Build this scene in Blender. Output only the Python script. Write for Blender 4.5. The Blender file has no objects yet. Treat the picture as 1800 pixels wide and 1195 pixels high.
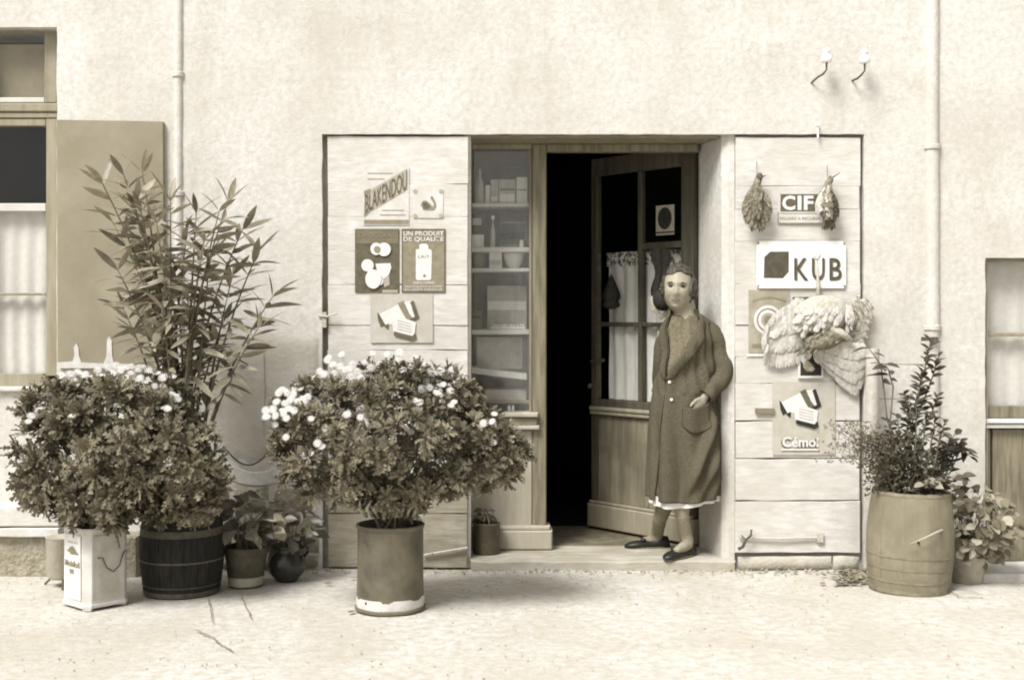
import bpy, bmesh, math, random
import numpy as np
from mathutils import Vector, Matrix, noise, Euler
random.seed(7); np.random.seed(7)
R = math.radians
SC = bpy.context.scene
COL = SC.collection

# ------------------------------------------------------------------ camera, sky, sun, exposure
cd = bpy.data.cameras.new('camera'); cam = bpy.data.objects.new('camera', cd); COL.objects.link(cam)
cam.location = (0, -7, 1.4); cam.rotation_euler = (R(90), 0, 0)
cd.sensor_width = 36; cd.lens = 44.8; cd.shift_y = -0.025; cd.clip_end = 400
cd.dof.use_dof = True; cd.dof.focus_distance = 6.5; cd.dof.aperture_fstop = 5.0
SC.camera = cam
W = bpy.data.worlds.new('World'); SC.world = W; W.use_nodes = True
nt = W.node_tree; nt.nodes.clear()
sky = nt.nodes.new('ShaderNodeTexSky'); sky.sky_type = 'NISHITA'; sky.sun_disc = False
SUN_EL, SUN_AZ = R(52), R(-38)      # from the upper left, in front of the facade
sky.sun_elevation = SUN_EL; sky.sun_rotation = R(180) + SUN_AZ * -1
sky.air_density = 1.0; sky.dust_density = 4.0
hsv = nt.nodes.new('ShaderNodeHueSaturation'); hsv.inputs['Saturation'].default_value = 0.0
tin_ = nt.nodes.new('ShaderNodeMix'); tin_.data_type = 'RGBA'; tin_.blend_type = 'MULTIPLY'
tin_.inputs[0].default_value = 1; tin_.inputs[7].default_value = (1.0, 0.99, 0.975, 1)
bg = nt.nodes.new('ShaderNodeBackground'); bg.inputs['Strength'].default_value = 0.082
wo = nt.nodes.new('ShaderNodeOutputWorld')
nt.links.new(sky.outputs[0], hsv.inputs['Color']); nt.links.new(hsv.outputs[0], tin_.inputs[6])
nt.links.new(tin_.outputs[2], bg.inputs['Color']); nt.links.new(bg.outputs[0], wo.inputs[0])
sd = bpy.data.lights.new('sun', 'SUN'); sun = bpy.data.objects.new('sun', sd); COL.objects.link(sun)
sd.energy = 2.5; sd.angle = R(22); sd.color = (1.0, 0.985, 0.96)
sdir = Vector((math.sin(SUN_AZ) * math.cos(SUN_EL), -math.cos(SUN_AZ) * math.cos(SUN_EL), math.sin(SUN_EL)))
sun.rotation_euler = sdir.to_track_quat('Z', 'Y').to_euler(); sun.location = (-4, -6, 8)
SC.view_settings.view_transform = 'Standard'; SC.view_settings.look = 'None'
SC.view_settings.exposure = 0.84; SC.view_settings.gamma = 1; SC.view_settings.use_curve_mapping = False
SC.render.engine = 'CYCLES'; SC.cycles.max_bounces = 8; SC.cycles.transparent_max_bounces = 12
SC.cycles.pixel_filter_type = 'BLACKMAN_HARRIS'; SC.cycles.filter_width = 2.0

# ------------------------------------------------------------------ geometry helpers
F = 2240.0
def U(px, py, y=0.0):
    d = 7 + y
    return Vector(((px - 900) / F * d, y, 1.4 + (552 - py) / F * d))
def UX(px, y=0.0): return (px - 900) / F * (7 + y)
def UZ(py, y=0.0): return 1.4 + (552 - py) / F * (7 + y)
def nz(x, y=0.0, z=0.0, s=1.0): return noise.noise(Vector((x * s, y * s, z * s)))
def wloc(o):
    v = Vector((0, 0, 0))
    while o is not None: v += o.location; o = o.parent
    return v
def tag(o, label=None, cat=None, group=None, kind=None):
    if label: o['label'] = label
    if cat: o['category'] = cat
    if group: o['group'] = group
    if kind: o['kind'] = kind
    return o
def empty(name, loc, label=None, cat=None, group=None, parent=None):
    o = bpy.data.objects.new(name, None); COL.objects.link(o); o.empty_display_size = .05
    if parent: o.parent = parent; o.location = Vector(loc) - wloc(parent)
    else: o.location = loc
    return tag(o, label, cat, group)
def link_mesh(name, me, mats, parent=None, loc=None, smooth=False):
    o = bpy.data.objects.new(name, me); COL.objects.link(o)
    for m in (mats if isinstance(mats, (list, tuple)) else [mats]): me.materials.append(m)
    base = Vector(loc) if loc is not None else (wloc(parent) if parent else Vector((0, 0, 0)))
    if parent:
        o.parent = parent; o.location = base - wloc(parent)
    else: o.location = base
    if base.length > 0: me.transform(Matrix.Translation(-base))
    if smooth: me.shade_smooth()
    return o
class MB:
    def __init__(s): s.v = []; s.f = []; s.m = []; s.mi = 0
    def add(s, vs, fs):
        b = len(s.v); s.v += [tuple(v) for v in vs]; s.f += [tuple(i + b for i in f) for f in fs]; s.m += [s.mi] * len(fs)
        return s
    def box(s, x0, x1, y0, y1, z0, z1, ch=0.0):
        if x0 > x1: x0, x1 = x1, x0
        if y0 > y1: y0, y1 = y1, y0
        if z0 > z1: z0, z1 = z1, z0
        if ch <= 0:
            vs = [(x, y, z) for x in (x0, x1) for y in (y0, y1) for z in (z0, z1)]
            return s.add(vs, [(0, 1, 3, 2), (4, 6, 7, 5), (0, 4, 5, 1), (2, 3, 7, 6), (0, 2, 6, 4), (1, 5, 7, 3)])
        c = ch
        r0 = [(x0 + c, y0, z0 + c), (x1 - c, y0, z0 + c), (x1 - c, y0, z1 - c), (x0 + c, y0, z1 - c)]
        r1 = [(x0, y0 + c, z0), (x1, y0 + c, z0), (x1, y0 + c, z1), (x0, y0 + c, z1)]
        r2 = [(x0, y1, z0), (x1, y1, z0), (x1, y1, z1), (x0, y1, z1)]
        fs = [(0, 1, 2, 3), (11, 10, 9, 8)]
        for a in (0, 4):
            for i in range(4): j = (i + 1) % 4; fs.append((a + j, a + i, a + 4 + i, a + 4 + j))
        return s.add(r0 + r1 + r2, fs)
    def rough(s, x0, x1, y0, y1, z0, z1, n=10, j=.002, ch=.004, bow=0.0, seed=0):
        """board seen from the front: jittered long edges, eased arris"""
        vs = []; fs = []
        for i in range(n + 1):
            t = i / n; x = x0 + (x1 - x0) * t
            a = z0 + j * nz(x * 6, seed, 1.7) * 2; b = z1 + j * nz(x * 6, seed, 9.1) * 2
            yy = bow * math.sin(math.pi * t) + j * nz(x * 3, seed, 4)
            e = ch if 0 < i < n else ch
            xx = x if 0 < i < n else (x + (e if i == 0 else -e))
            vs += [(xx, y0 + yy, a + ch), (xx, y0 + yy, b - ch), (x, y0 + yy + ch, b), (x, y1, b), (x, y1, a), (x, y0 + yy + ch, a)]
        for i in range(n):
            p = i * 6; q = p + 6
            for k in range(6): l = (k + 1) % 6; fs.append((p + k, p + l, q + l, q + k))
        fs.append((5, 4, 3, 2, 1, 0)); e = n * 6; fs.append((e, e + 1, e + 2, e + 3, e + 4, e + 5))
        return s.add(vs, fs)
    def prism(s, pts, y0, y1):
        n = len(pts); vs = [(x, y0, z) for x, z in pts] + [(x, y1, z) for x, z in pts]
        fs = [tuple(range(n)), tuple(range(2 * n - 1, n - 1, -1))] + [(i, i + n, (i + 1) % n + n, (i + 1) % n) for i in range(n)]
        return s.add(vs, fs)
    def plan(s, pts, z0, z1):
        n = len(pts); vs = [(x, y, z0) for x, y in pts] + [(x, y, z1) for x, y in pts]
        fs = [tuple(range(n - 1, -1, -1)), tuple(range(n, 2 * n))] + [(i, (i + 1) % n, (i + 1) % n + n, i + n) for i in range(n)]
        return s.add(vs, fs)
    def loft(s, rings, close=True, cap=True):
        n = len(rings[0]); vs = [p for r in rings for p in r]; fs = []
        for i in range(len(rings) - 1):
            for k in range(n if close else n - 1):
                l = (k + 1) % n; fs.append((i * n + k, i * n + l, (i + 1) * n + l, (i + 1) * n + k))
        if cap and close: fs += [tuple(range(n - 1, -1, -1)), tuple((len(rings) - 1) * n + k for k in range(n))]
        return s.add(vs, fs)
    def tube(s, path, rad, n=8, sq=(1, 1)):
        path = [Vector(p) for p in path]; rings = []
        if not isinstance(rad, (list, tuple)): rad = [rad] * len(path)
        up = Vector((0.13, 0.21, 0.97))
        for i, p in enumerate(path):
            t = (path[min(i + 1, len(path) - 1)] - path[max(i - 1, 0)]).normalized()
            a = t.cross(up);
            if a.length < .05: a = t.cross(Vector((1, 0.1, 0)))
            a.normalize(); b = t.cross(a).normalized()
            rings.append([p + (a * math.cos(q) * sq[0] + b * math.sin(q) * sq[1]) * rad[i] for q in [2 * math.pi * k / n for k in range(n)]])
        return s.loft(rings)
    def lathe(s, prof, c, n=32, cap=False, wob=0.0, tilt=None):
        rings = []
        for r, z in prof:
            ring = []
            for k in range(n):
                q = 2 * math.pi * k / n; rr = r * (1 + wob * nz(math.cos(q) * 2, math.sin(q) * 2, z * 5))
                v = Vector((rr * math.cos(q), rr * math.sin(q), z))
                if tilt: v = tilt @ v
                ring.append(Vector(c) + v)
            rings.append(ring)
        return s.loft(rings, cap=cap)
    def ell(s, c, r, n=12, m=8, rot=None, fn=None):
        rings = []
        for i in range(m + 1):
            a = math.pi * i / m; a = min(max(a, .03), math.pi - .03)
            ring = []
            for k in range(n):
                q = 2 * math.pi * k / n
                v = Vector((r[0] * math.sin(a) * math.cos(q), r[1] * math.sin(a) * math.sin(q), -r[2] * math.cos(a)))
                if fn: v = fn(v)
                if rot: v = rot @ v
                ring.append(Vector(c) + v)
            rings.append(ring)
        return s.loft(rings)
    def mesh(s, name='m'):
        me = bpy.data.meshes.new(name); me.from_pydata(s.v, [], s.f)
        me.polygons.foreach_set('material_index', s.m); me.update(); return me
    def build(s, name, mat, parent=None, loc=None, smooth=False, **k):
        me = s.mesh(name); o = link_mesh(name, me, mat, parent, loc, smooth)
        if smooth == 'auto':
            try: me.set_sharp_from_angle(angle=R(40))
            except Exception: pass
        return tag(o, **k)

# ------------------------------------------------------------------ materials
def sep(a, warm=None):
    """luminance -> the warm toned colour of the print"""
    if warm is None: warm = 1.0 - .86 * min(1, max(0, (a - .20) / .38)) if a > .18 else (1.0 if a > .06 else .35 + .65 * max(0, a) / .06)
    r, g, b = 1.01 + .13 * warm, 1.0, 1.0 - .33 * warm
    l = .2126 * r + .7152 * g + .0722 * b
    return (min(1, a * r / l), min(1, a * g / l), min(1, a * b / l), 1)
def mat(name, a, b=None, rough=.85, scale=6, stretch=(1, 1, 1), bump=.25, bscale=90, bdist=.01, big=None, bigscale=1.2, spec=.25,
        coord='Position', metal=0.0, rnd=0.0, transl=0.0, detail=6, wave=None, objr=False, alpha=None, ramp=(.35, .65), grit=0, streak=None):
    m = bpy.data.materials.new(name); m.use_nodes = True; t = m.node_tree; N = t.nodes; L = t.links
    P = N['Principled BSDF']; out = N['Material Output']
    P.inputs['Roughness'].default_value = rough; P.inputs['Specular IOR Level'].default_value = spec; P.inputs['Metallic'].default_value = metal
    if coord == 'Position': src = N.new('ShaderNodeNewGeometry').outputs['Position']
    else: src = N.new('ShaderNodeTexCoord').outputs[coord]
    mp = N.new('ShaderNodeMapping'); L.new(src, mp.inputs[0]); mp.inputs['Scale'].default_value = stretch
    n1 = N.new('ShaderNodeTexNoise'); n1.inputs['Scale'].default_value = scale; n1.inputs['Detail'].default_value = detail; n1.inputs['Roughness'].default_value = .65
    L.new(mp.outputs[0], n1.inputs['Vector'])
    r1 = N.new('ShaderNodeValToRGB'); L.new(n1.outputs['Fac'], r1.inputs[0])
    if b is None: b = a * 1.2
    n1.noise_dimensions = '3D'
    r1.color_ramp.elements[0].position = ramp[0]; r1.color_ramp.elements[1].position = ramp[1]
    r1.color_ramp.elements[0].color = sep(a); r1.color_ramp.elements[1].color = sep(b)
    c = r1.outputs[0]
    if big is not None:
        n2 = N.new('ShaderNodeTexNoise'); n2.inputs['Scale'].default_value = bigscale; n2.inputs['Detail'].default_value = 5; n2.inputs['Distortion'].default_value = .6
        L.new(src, n2.inputs['Vector'])
        r2 = N.new('ShaderNodeValToRGB'); r2.color_ramp.elements[0].position = .38; r2.color_ramp.elements[1].position = .66
        L.new(n2.outputs['Fac'], r2.inputs[0])
        mx = N.new('ShaderNodeMix'); mx.data_type = 'RGBA'; L.new(r2.outputs[0], mx.inputs[0]); L.new(c, mx.inputs[6])
        mx.inputs[7].default_value = sep(big); 
        k = N.new('ShaderNodeMath'); k.operation = 'MULTIPLY'; k.inputs[1].default_value = .6; L.new(r2.outputs[0], k.inputs[0]); L.new(k.outputs[0], mx.inputs[0])
        c = mx.outputs[2]
    if streak is not None:
        m3 = N.new('ShaderNodeMapping'); m3.inputs['Scale'].default_value = (3.2, 3.2, .8); L.new(src, m3.inputs[0])
        n4 = N.new('ShaderNodeTexNoise'); n4.inputs['Scale'].default_value = 1.0; n4.inputs['Detail'].default_value = 8; n4.inputs['Roughness'].default_value = .7; L.new(m3.outputs[0], n4.inputs['Vector'])
        r4 = N.new('ShaderNodeMapRange'); r4.inputs[1].default_value = .5; r4.inputs[2].default_value = .75; r4.inputs[4].default_value = .42; L.new(n4.outputs['Fac'], r4.inputs[0])
        v5 = N.new('ShaderNodeTexVoronoi'); v5.feature = 'DISTANCE_TO_EDGE'; v5.inputs['Scale'].default_value = 1.1
        n5 = N.new('ShaderNodeTexNoise'); n5.inputs['Scale'].default_value = 3; n5.inputs['Detail'].default_value = 8; L.new(src, n5.inputs['Vector'])
        va = N.new('ShaderNodeVectorMath'); va.operation = 'ADD'; L.new(src, va.inputs[0]); L.new(n5.outputs['Color'], va.inputs[1]); L.new(va.outputs[0], v5.inputs['Vector'])
        r5 = N.new('ShaderNodeMapRange'); r5.inputs[1].default_value = .0; r5.inputs[2].default_value = .006; r5.inputs[3].default_value = .45; r5.inputs[4].default_value = 0; L.new(v5.outputs['Distance'], r5.inputs[0])
        gt = N.new('ShaderNodeMapRange'); gt.inputs[1].default_value = .5; gt.inputs[2].default_value = .62; L.new(n1.outputs['Fac'], gt.inputs[0]); 
        mk = N.new('ShaderNodeMapRange'); mk.inputs[1].default_value = .52; mk.inputs[2].default_value = .58; L.new(n4.outputs['Fac'], mk.inputs[0])
        mm = N.new('ShaderNodeMath'); mm.operation = 'MULTIPLY'; L.new(r5.outputs[0], mm.inputs[0]); L.new(mk.outputs[0], mm.inputs[1])
        mxx = N.new('ShaderNodeMath'); mxx.operation = 'MAXIMUM'; L.new(r4.outputs[0], mxx.inputs[0]); L.new(mm.outputs[0], mxx.inputs[1])
        m4 = N.new('ShaderNodeMix'); m4.data_type = 'RGBA'; L.new(mxx.outputs[0], m4.inputs[0]); L.new(c, m4.inputs[6]); m4.inputs[7].default_value = sep(streak); c = m4.outputs[2]
    if rnd:
        add = N.new('ShaderNodeMath'); add.operation = 'ADD'
        L.new(N.new('ShaderNodeNewGeometry').outputs['Random Per Island'], add.inputs[0]); L.new(N.new('ShaderNodeObjectInfo').outputs['Random'], add.inputs[1])
        mr = N.new('ShaderNodeMapRange'); mr.inputs[1].default_value = 0; mr.inputs[2].default_value = 2; mr.inputs[3].default_value = 1 - rnd; mr.inputs[4].default_value = 1 + rnd
        L.new(add.outputs[0], mr.inputs[0])
        vm = N.new('ShaderNodeVectorMath'); vm.operation = 'SCALE'; L.new(c, vm.inputs[0]); L.new(mr.outputs[0], vm.inputs['Scale']); c = vm.outputs[0]
    L.new(c, P.inputs['Base Color'])
    if bump:
        n3 = N.new('ShaderNodeTexNoise'); n3.inputs['Scale'].default_value = bscale; n3.inputs['Detail'].default_value = 5
        L.new(mp.outputs[0], n3.inputs['Vector'])
        bp = N.new('ShaderNodeBump'); bp.inputs['Strength'].default_value = bump; bp.inputs['Distance'].default_value = bdist
        h = n3.outputs['Fac']
        if wave:
            wv = N.new('ShaderNodeTexWave'); wv.inputs['Scale'].default_value = wave; wv.inputs['Distortion'].default_value = 1.5; wv.bands_direction = 'X'
            L.new(mp.outputs[0], wv.inputs['Vector'])
            ad = N.new('ShaderNodeMath'); ad.operation = 'ADD'; L.new(h, ad.inputs[0]); L.new(wv.outputs['Fac'], ad.inputs[1]); h = ad.outputs[0]
        L.new(h, bp.inputs['Height']); L.new(bp.outputs[0], P.inputs['Normal'])
    if transl:
        tr = N.new('ShaderNodeBsdfTranslucent'); L.new(c, tr.inputs['Color'])
        ms = N.new('ShaderNodeMixShader'); ms.inputs[0].default_value = transl
        L.new(P.outputs[0], ms.inputs[1]); L.new(tr.outputs[0], ms.inputs[2]); L.new(ms.outputs[0], out.inputs[0])
    return m
def glass_mat(name, refl=.12, rough=.03, haze=0.0):
    m = bpy.data.materials.new(name); m.use_nodes = True; t = m.node_tree; N = t.nodes; L = t.links
    N.remove(N['Principled BSDF']); out = N['Material Output']
    tr = N.new('ShaderNodeBsdfTransparent'); tr.inputs[0].default_value = (.98, .98, .97, 1)
    gl = N.new('ShaderNodeBsdfGlossy'); gl.inputs['Roughness'].default_value = rough
    lw = N.new('ShaderNodeLayerWeight'); lw.inputs[0].default_value = .5
    pw = N.new('ShaderNodeMath'); pw.operation = 'POWER'; pw.inputs[1].default_value = 5; L.new(lw.outputs['Facing'], pw.inputs[0])
    mr = N.new('ShaderNodeMapRange'); mr.inputs[3].default_value = refl * .5; mr.inputs[4].default_value = .6; L.new(pw.outputs[0], mr.inputs[0])
    ms = N.new('ShaderNodeMixShader'); L.new(mr.outputs[0], ms.inputs[0]); L.new(tr.outputs[0], ms.inputs[1]); L.new(gl.outputs[0], ms.inputs[2])
    last = ms
    if haze:
        df = N.new('ShaderNodeBsdfDiffuse'); df.inputs[0].default_value = sep(.6)  # dusty film; its pale diffuse colour also paints in reflected haze
        nn = N.new('ShaderNodeTexNoise'); nn.inputs['Scale'].default_value = 14; nn.inputs['Detail'].default_value = 6
        m2 = N.new('ShaderNodeMapRange'); m2.inputs[1].default_value = .3; m2.inputs[2].default_value = .7; m2.inputs[3].default_value = haze * .4; m2.inputs[4].default_value = haze * 1.4
        L.new(nn.outputs['Fac'], m2.inputs[0])
        mh = N.new('ShaderNodeMixShader'); L.new(m2.outputs[0], mh.inputs[0]); L.new(ms.outputs[0], mh.inputs[1]); L.new(df.outputs[0], mh.inputs[2]); last = mh
    L.new(last.outputs[0], out.inputs[0]); return m

plaster = mat('plaster', .50, .66, scale=30, detail=14, bump=.32, bscale=55, bdist=.008, big=.45, bigscale=1.5, streak=.36, spec=.1, rough=.95)
cement = mat('old_cement', .36, .50, scale=7, bump=.6, bscale=55, bdist=.012, big=.27, bigscale=3.0, spec=.1, rough=.95)
stone = mat('rough_stone', .25, .42, scale=18, bump=.8, bscale=55, bdist=.02, big=.22, bigscale=5, spec=.1, rough=.95)
ground_m = mat('pavement', .40, .58, scale=20, detail=14, streak=None, bump=.5, bscale=50, bdist=.008, big=.38, bigscale=1.6, spec=.1, rough=.95)
crack_m = mat('crack_dirt', .16, .26, scale=40, bump=.3)
paintwood = mat('painted_board', .50, .66, scale=16, detail=12, stretch=(.6, 1, 2.2), bump=.4, bscale=40, bdist=.004, big=.46, bigscale=3.5, spec=.15)
brownwood = mat('brown_wood', .12, .23, scale=9, stretch=(4, 4, .4), bump=.35, bscale=40, bdist=.004, spec=.3, rough=.6)
tanwood = mat('tan_wood', .19, .30, scale=7, stretch=(3, 3, .4), bump=.3, bscale=40, bdist=.003, spec=.3, rough=.6, big=.22, bigscale=2.5)
doorwood = mat('door_wood', .05, .11, scale=7, stretch=(4, 4, .35), bump=.35, bscale=40, bdist=.004, spec=.3, rough=.6, big=.04, bigscale=3)
sillm = mat('sill_paint', .34, .44, scale=9, bump=.2)
shelfwood = mat('shelf_paint', .62, .70, scale=12, bump=.1, spec=.3, rough=.6)
cabinet = mat('cabinet_back', .34, .44, scale=4, bump=.1, big=.26, bigscale=5)
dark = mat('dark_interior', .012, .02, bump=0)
darkwood = mat('dark_wood', .010, .028, scale=14, stretch=(4, 4, .5), bump=.5, bscale=40, bdist=.006, rough=.75)
iron = mat('dark_iron', .05, .10, scale=30, rough=.6, bump=.3, spec=.4)
paleiron = mat('pale_painted_iron', .40, .52, scale=30, rough=.7, bump=.3)
hoopm = mat('hoop_iron', .05, .10, scale=25, rough=.6, bump=.4, spec=.4)
greyshutter = mat('grey_shutter_paint', .23, .29, scale=5, bump=.2, bscale=60, bdist=.003, big=.20, bigscale=2.2, rough=.75)
limewash = mat('limewash_streak', .50, .62, scale=20, bump=.2)
curtain = mat('white_curtain', .78, .86, scale=30, bump=.5, bscale=160, bdist=.004, transl=.25, spec=.05)
lace = mat('lace_curtain', .38, .62, scale=38, bump=.5, bscale=120, bdist=.006, transl=.25, spec=.05, ramp=(.42, .58))
blind = mat('tan_blind', .20, .27, scale=5, bump=.1)
galv = mat('galvanised_tin', .05, .12, scale=9, stretch=(1, 1, .6), detail=12, bump=.3, bscale=60, bdist=.003, rough=.6, spec=.4, metal=.1, big=.19, bigscale=4)
limy = mat('lime_crust', .50, .62, scale=12, bump=.4)
barrelgrey = mat('weathered_barrel', .18, .25, scale=9, detail=12, stretch=(1.4, 1.4, .8), bump=.3, bscale=60, bdist=.003, rough=.7, big=.15, bigscale=4)
terracotta = mat('dark_terracotta', .05, .09, scale=12, bump=.3, rough=.6)
glazed = mat('dark_glaze', .015, .03, scale=12, bump=.1, rough=.25, spec=.5)
greypot = mat('grey_enamel', .07, .11, scale=20, bump=.15, rough=.5)
palepot = mat('pale_clay', .32, .42, scale=12, bump=.3)
tinpaint = mat('cream_tin_paint', .56, .70, scale=9, bump=.15, bscale=70, bdist=.003, rough=.55, big=.44, bigscale=7)
tinside = mat('shaded_tin_paint', .42, .56, scale=9, bump=.15, rough=.55, big=.33, bigscale=7)  # darker copy of the tin paint; puts shade into the right face's colour
soil = mat('soil', .03, .06, scale=50, bump=.8, bdist=.02)
leafm = mat('marguerite_leaf', .12, .21, scale=30, bump=0, rough=.6, rnd=.65, transl=.07, spec=.2)
leafo = mat('oleander_leaf', .17, .29, scale=20, bump=0, rough=.45, rnd=.65, transl=.18, spec=.4)
leafb = mat('glossy_leaf', .045, .09, scale=20, bump=0, rough=.4, rnd=.6, transl=.12, spec=.45)
leafd = mat('dark_leaf', .035, .07, scale=20, bump=0, rough=.4, rnd=.5, transl=.1, spec=.4)
leafp = mat('pale_leaf', .24, .36, scale=20, bump=0, rough=.6, rnd=.4, transl=.2, spec=.3)
deadleaf = mat('dead_leaf', .14, .26, scale=30, bump=0, rough=.8, rnd=.5)
stemm = mat('stem_bark', .09, .16, scale=30, bump=.3)
petal = mat('white_petal', .62, .70, scale=40, bump=0, rough=.6, transl=.2)
flowereye = mat('flower_eye', .40, .46, scale=40, bump=.2)
paper = mat('paper', .54, .64, scale=14, bump=.1, big=.46, bigscale=9)
papert = mat('toned_paper', .30, .40, scale=20, bump=.1, big=.25, bigscale=9)
ink0 = mat('print_black', .02, .035, scale=40, bump=0)
ink1 = mat('print_dark', .085, .13, scale=30, bump=0)
ink2 = mat('print_mid', .19, .25, scale=30, bump=0)
ink3 = mat('print_light', .32, .40, scale=30, bump=0)
inkw = mat('print_white', .62, .70, scale=30, bump=0)
enamel = mat('white_enamel', .76, .82, scale=20, bump=.05, rough=.3, spec=.5)
enameld = mat('dark_enamel', .05, .09, scale=20, bump=.05, rough=.35, spec=.5)
porcelain = mat('porcelain', .75, .82, scale=20, bump=0, rough=.25, spec=.5)
featherw = mat('white_feather', .40, .60, scale=60, stretch=(1, 1, 1), bump=.5, bscale=120, bdist=.004, rnd=.22)
featherb = mat('barred_feather', .30, .60, scale=40, bump=.3, rnd=.2)
plumb = mat('brown_plumage', .09, .30, scale=55, bump=.8, bscale=100, bdist=.01, rnd=.35)
plumd = mat('dark_plumage', .04, .14, scale=55, bump=.8, bscale=100, bdist=.01, rnd=.35)
plumw = mat('pale_plumage', .34, .50, scale=55, bump=.8, bscale=100, bdist=.01, rnd=.15)
skin = mat('skin', .26, .33, scale=18, bump=.12, bscale=200, bdist=.002, rough=.5, spec=.35)
hairm = mat('hair', .015, .095, scale=70, stretch=(1, .6, .25), bump=1.0, bscale=120, bdist=.012, rough=.5, spec=.4)
lipm = mat('lips', .09, .12, bump=0, rough=.5)
eyew = mat('eye_white', .17, .22, bump=0, rough=.3)
coatm = mat('tweed_coat', .055, .13, scale=190, bump=.7, bscale=260, bdist=.004, big=.085, bigscale=4, rough=.95, spec=.1, ramp=(.4, .6))
dressm = mat('knit_dress', .10, .18, scale=90, bump=.5, bscale=200, bdist=.003, rough=.95, spec=.1)
slipm = mat('white_slip', .70, .78, bump=.2, scale=30)
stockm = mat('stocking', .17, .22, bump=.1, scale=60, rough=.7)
blackshoe = mat('black_leather', .010, .02, bump=.1, scale=60, rough=.45, spec=.4)
shadeglass = glass_mat('shop_glass', .10, .06, haze=.075)
doorglass = glass_mat('door_glass', .02, .03)
winglass = glass_mat('window_glass', .05, .04)
strawm = mat('straw', .25, .45, scale=80, bump=.6, bdist=.006)

# ------------------------------------------------------------------ ground
def ground():
    xs = sorted(set([-60, -30, -15, -8, -5] + [round(-4 + i * .08, 3) for i in range(101)] + [5, 8, 15, 30, 60]))
    ys = sorted(set([-60, -30, -15, -9, -6] + [round(-4.4 + i * .08, 3) for i in range(58)] + [.5, 2, 6, 12]))
    vs = []; fs = []
    for y in ys:
        for x in xs:
            z = 0
            if abs(x) < 4.2 and -4.5 < y < .2: z = .008 * nz(x, y, 0, 1.3) + .003 * nz(x, y, 3, 7)
            vs.append((x, y, z - .002))
    n = len(xs)
    for j in range(len(ys) - 1):
        for i in range(n - 1): fs.append((j * n + i, j * n + i + 1, (j + 1) * n + i + 1, (j + 1) * n + i))
    return MB().add(vs, fs).build('ground', ground_m, smooth=True, kind='structure')
ground()
def gp(px, py):
    d = 1.4 * F / (py - 552); return Vector(((px - 900) / F * d, d - 7, 0))
def crackline(pts, w):
    m = MB(); P = [gp(*p) for p in pts]; Q = []
    for i in range(len(P) - 1):
        for k in range(6):
            t = k / 6; p = P[i].lerp(P[i + 1], t); p.x += .008 * nz(p.x, p.y, 5, 30); p.y += .01 * nz(p.x, p.y, 8, 30); Q.append(p)
    Q.append(P[-1]); L_ = []; R_ = []
    for i, p in enumerate(Q):
        t = (Q[min(i + 1, len(Q) - 1)] - Q[max(i - 1, 0)]).normalized(); nn = Vector((-t.y, t.x, 0))
        ww = w * (.4 + .9 * abs(nz(p.x, p.y, 2, 25))) * (0.2 if i in (0, len(Q) - 1) else 1)
        L_.append(p + nn * ww + Vector((0, 0, .008))); R_.append(p - nn * ww + Vector((0, 0, .008)))
    vs = L_ + R_; n = len(L_)
    m.add(vs, [(i, i + 1, n + i + 1, n + i) for i in range(n - 1)])
    m.build('crack', crack_m, kind='structure')
crackline([(366, 1052), (370, 1068), (374, 1098)], .004)
crackline([(425, 1048), (432, 1068), (442, 1090)], .005)
crackline([(342, 1108), (372, 1120), (385, 1132), (412, 1148)], .007)
crackline([(1180, 1012), (1300, 1040), (1450, 1060)], .002)

# ------------------------------------------------------------------ building
B = empty('shop_building', (0, 0, 0), 'pale roughcast shop front with open door, plank shutters and display window', 'building')
Xl, Xr, Zt = UX(566), UX(1519), UZ(235.5)
XWr, ZWt, ZWb = UX(100), UZ(48), UZ(686)      # left window opening
XDl, ZDt = UX(1732), UZ(453)
def inside(x, z):
    if Xl < x < Xr and z < Zt: return True
    if -3.9 < x < XWr and ZWb < z < ZWt: return True
    if XDl < x < 3.9 and z < ZDt: return True
    return False
def facade():
    def lines(a, b, st, snaps):
        n = int((b - a) / st); L_ = [a + (b - a) * i / n for i in range(n + 1)]
        for s_ in snaps: L_ = [v for v in L_ if abs(v - s_) > st * .45] + [s_]
        return sorted(L_)
    xs = lines(-4.6, 4.6, .035, [Xl, Xr, XWr, XDl, -3.9, 3.9, -4.6, 4.6]); zs = lines(-.05, 4.2, .035, [Zt, ZWt, ZWb, ZDt])
    bm = bmesh.new(); g = {}
    for j, z in enumerate(zs):
        for i, x in enumerate(xs):
            y = .007 * nz(x, z, 0, 1.1) + .004 * nz(x, z, 5, 4) + .0025 * nz(x, z, 9, 14)
            g[i, j] = bm.verts.new((x, y, z))
    for j in range(len(zs) - 1):
        for i in range(len(xs) - 1):
            if not inside((xs[i] + xs[i + 1]) / 2, (zs[j] + zs[j + 1]) / 2):
                bm.faces.new((g[i, j], g[i + 1, j], g[i + 1, j + 1], g[i, j + 1]))
    for v in list(bm.verts):
        if not v.link_faces: bm.verts.remove(v)
    bd = [e for e in bm.edges if len(e.link_faces) == 1]
    for v in set(v for e in bd for v in e.verts):
        x, z = v.co.x, v.co.z
        if abs(x) < 4.5: v.co.x += .004 * nz(x, z, 21, 11)
        if z < 4.1: v.co.z += .003 * nz(x, z, 31, 11)
    bd = [e for e in bm.edges if len(e.link_faces) == 1]
    r = bmesh.ops.extrude_edge_only(bm, edges=bd)
    for v in r['geom']:
        if isinstance(v, bmesh.types.BMVert): v.co.y = .06
    bmesh.ops.recalc_face_normals(bm, faces=bm.faces)
    me = bpy.data.meshes.new('wall'); bm.to_mesh(me); bm.free()
    o = link_mesh('wall', me, plaster, B); me.shade_smooth()
    me.set_sharp_from_angle(angle=R(40))
facade()
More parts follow.
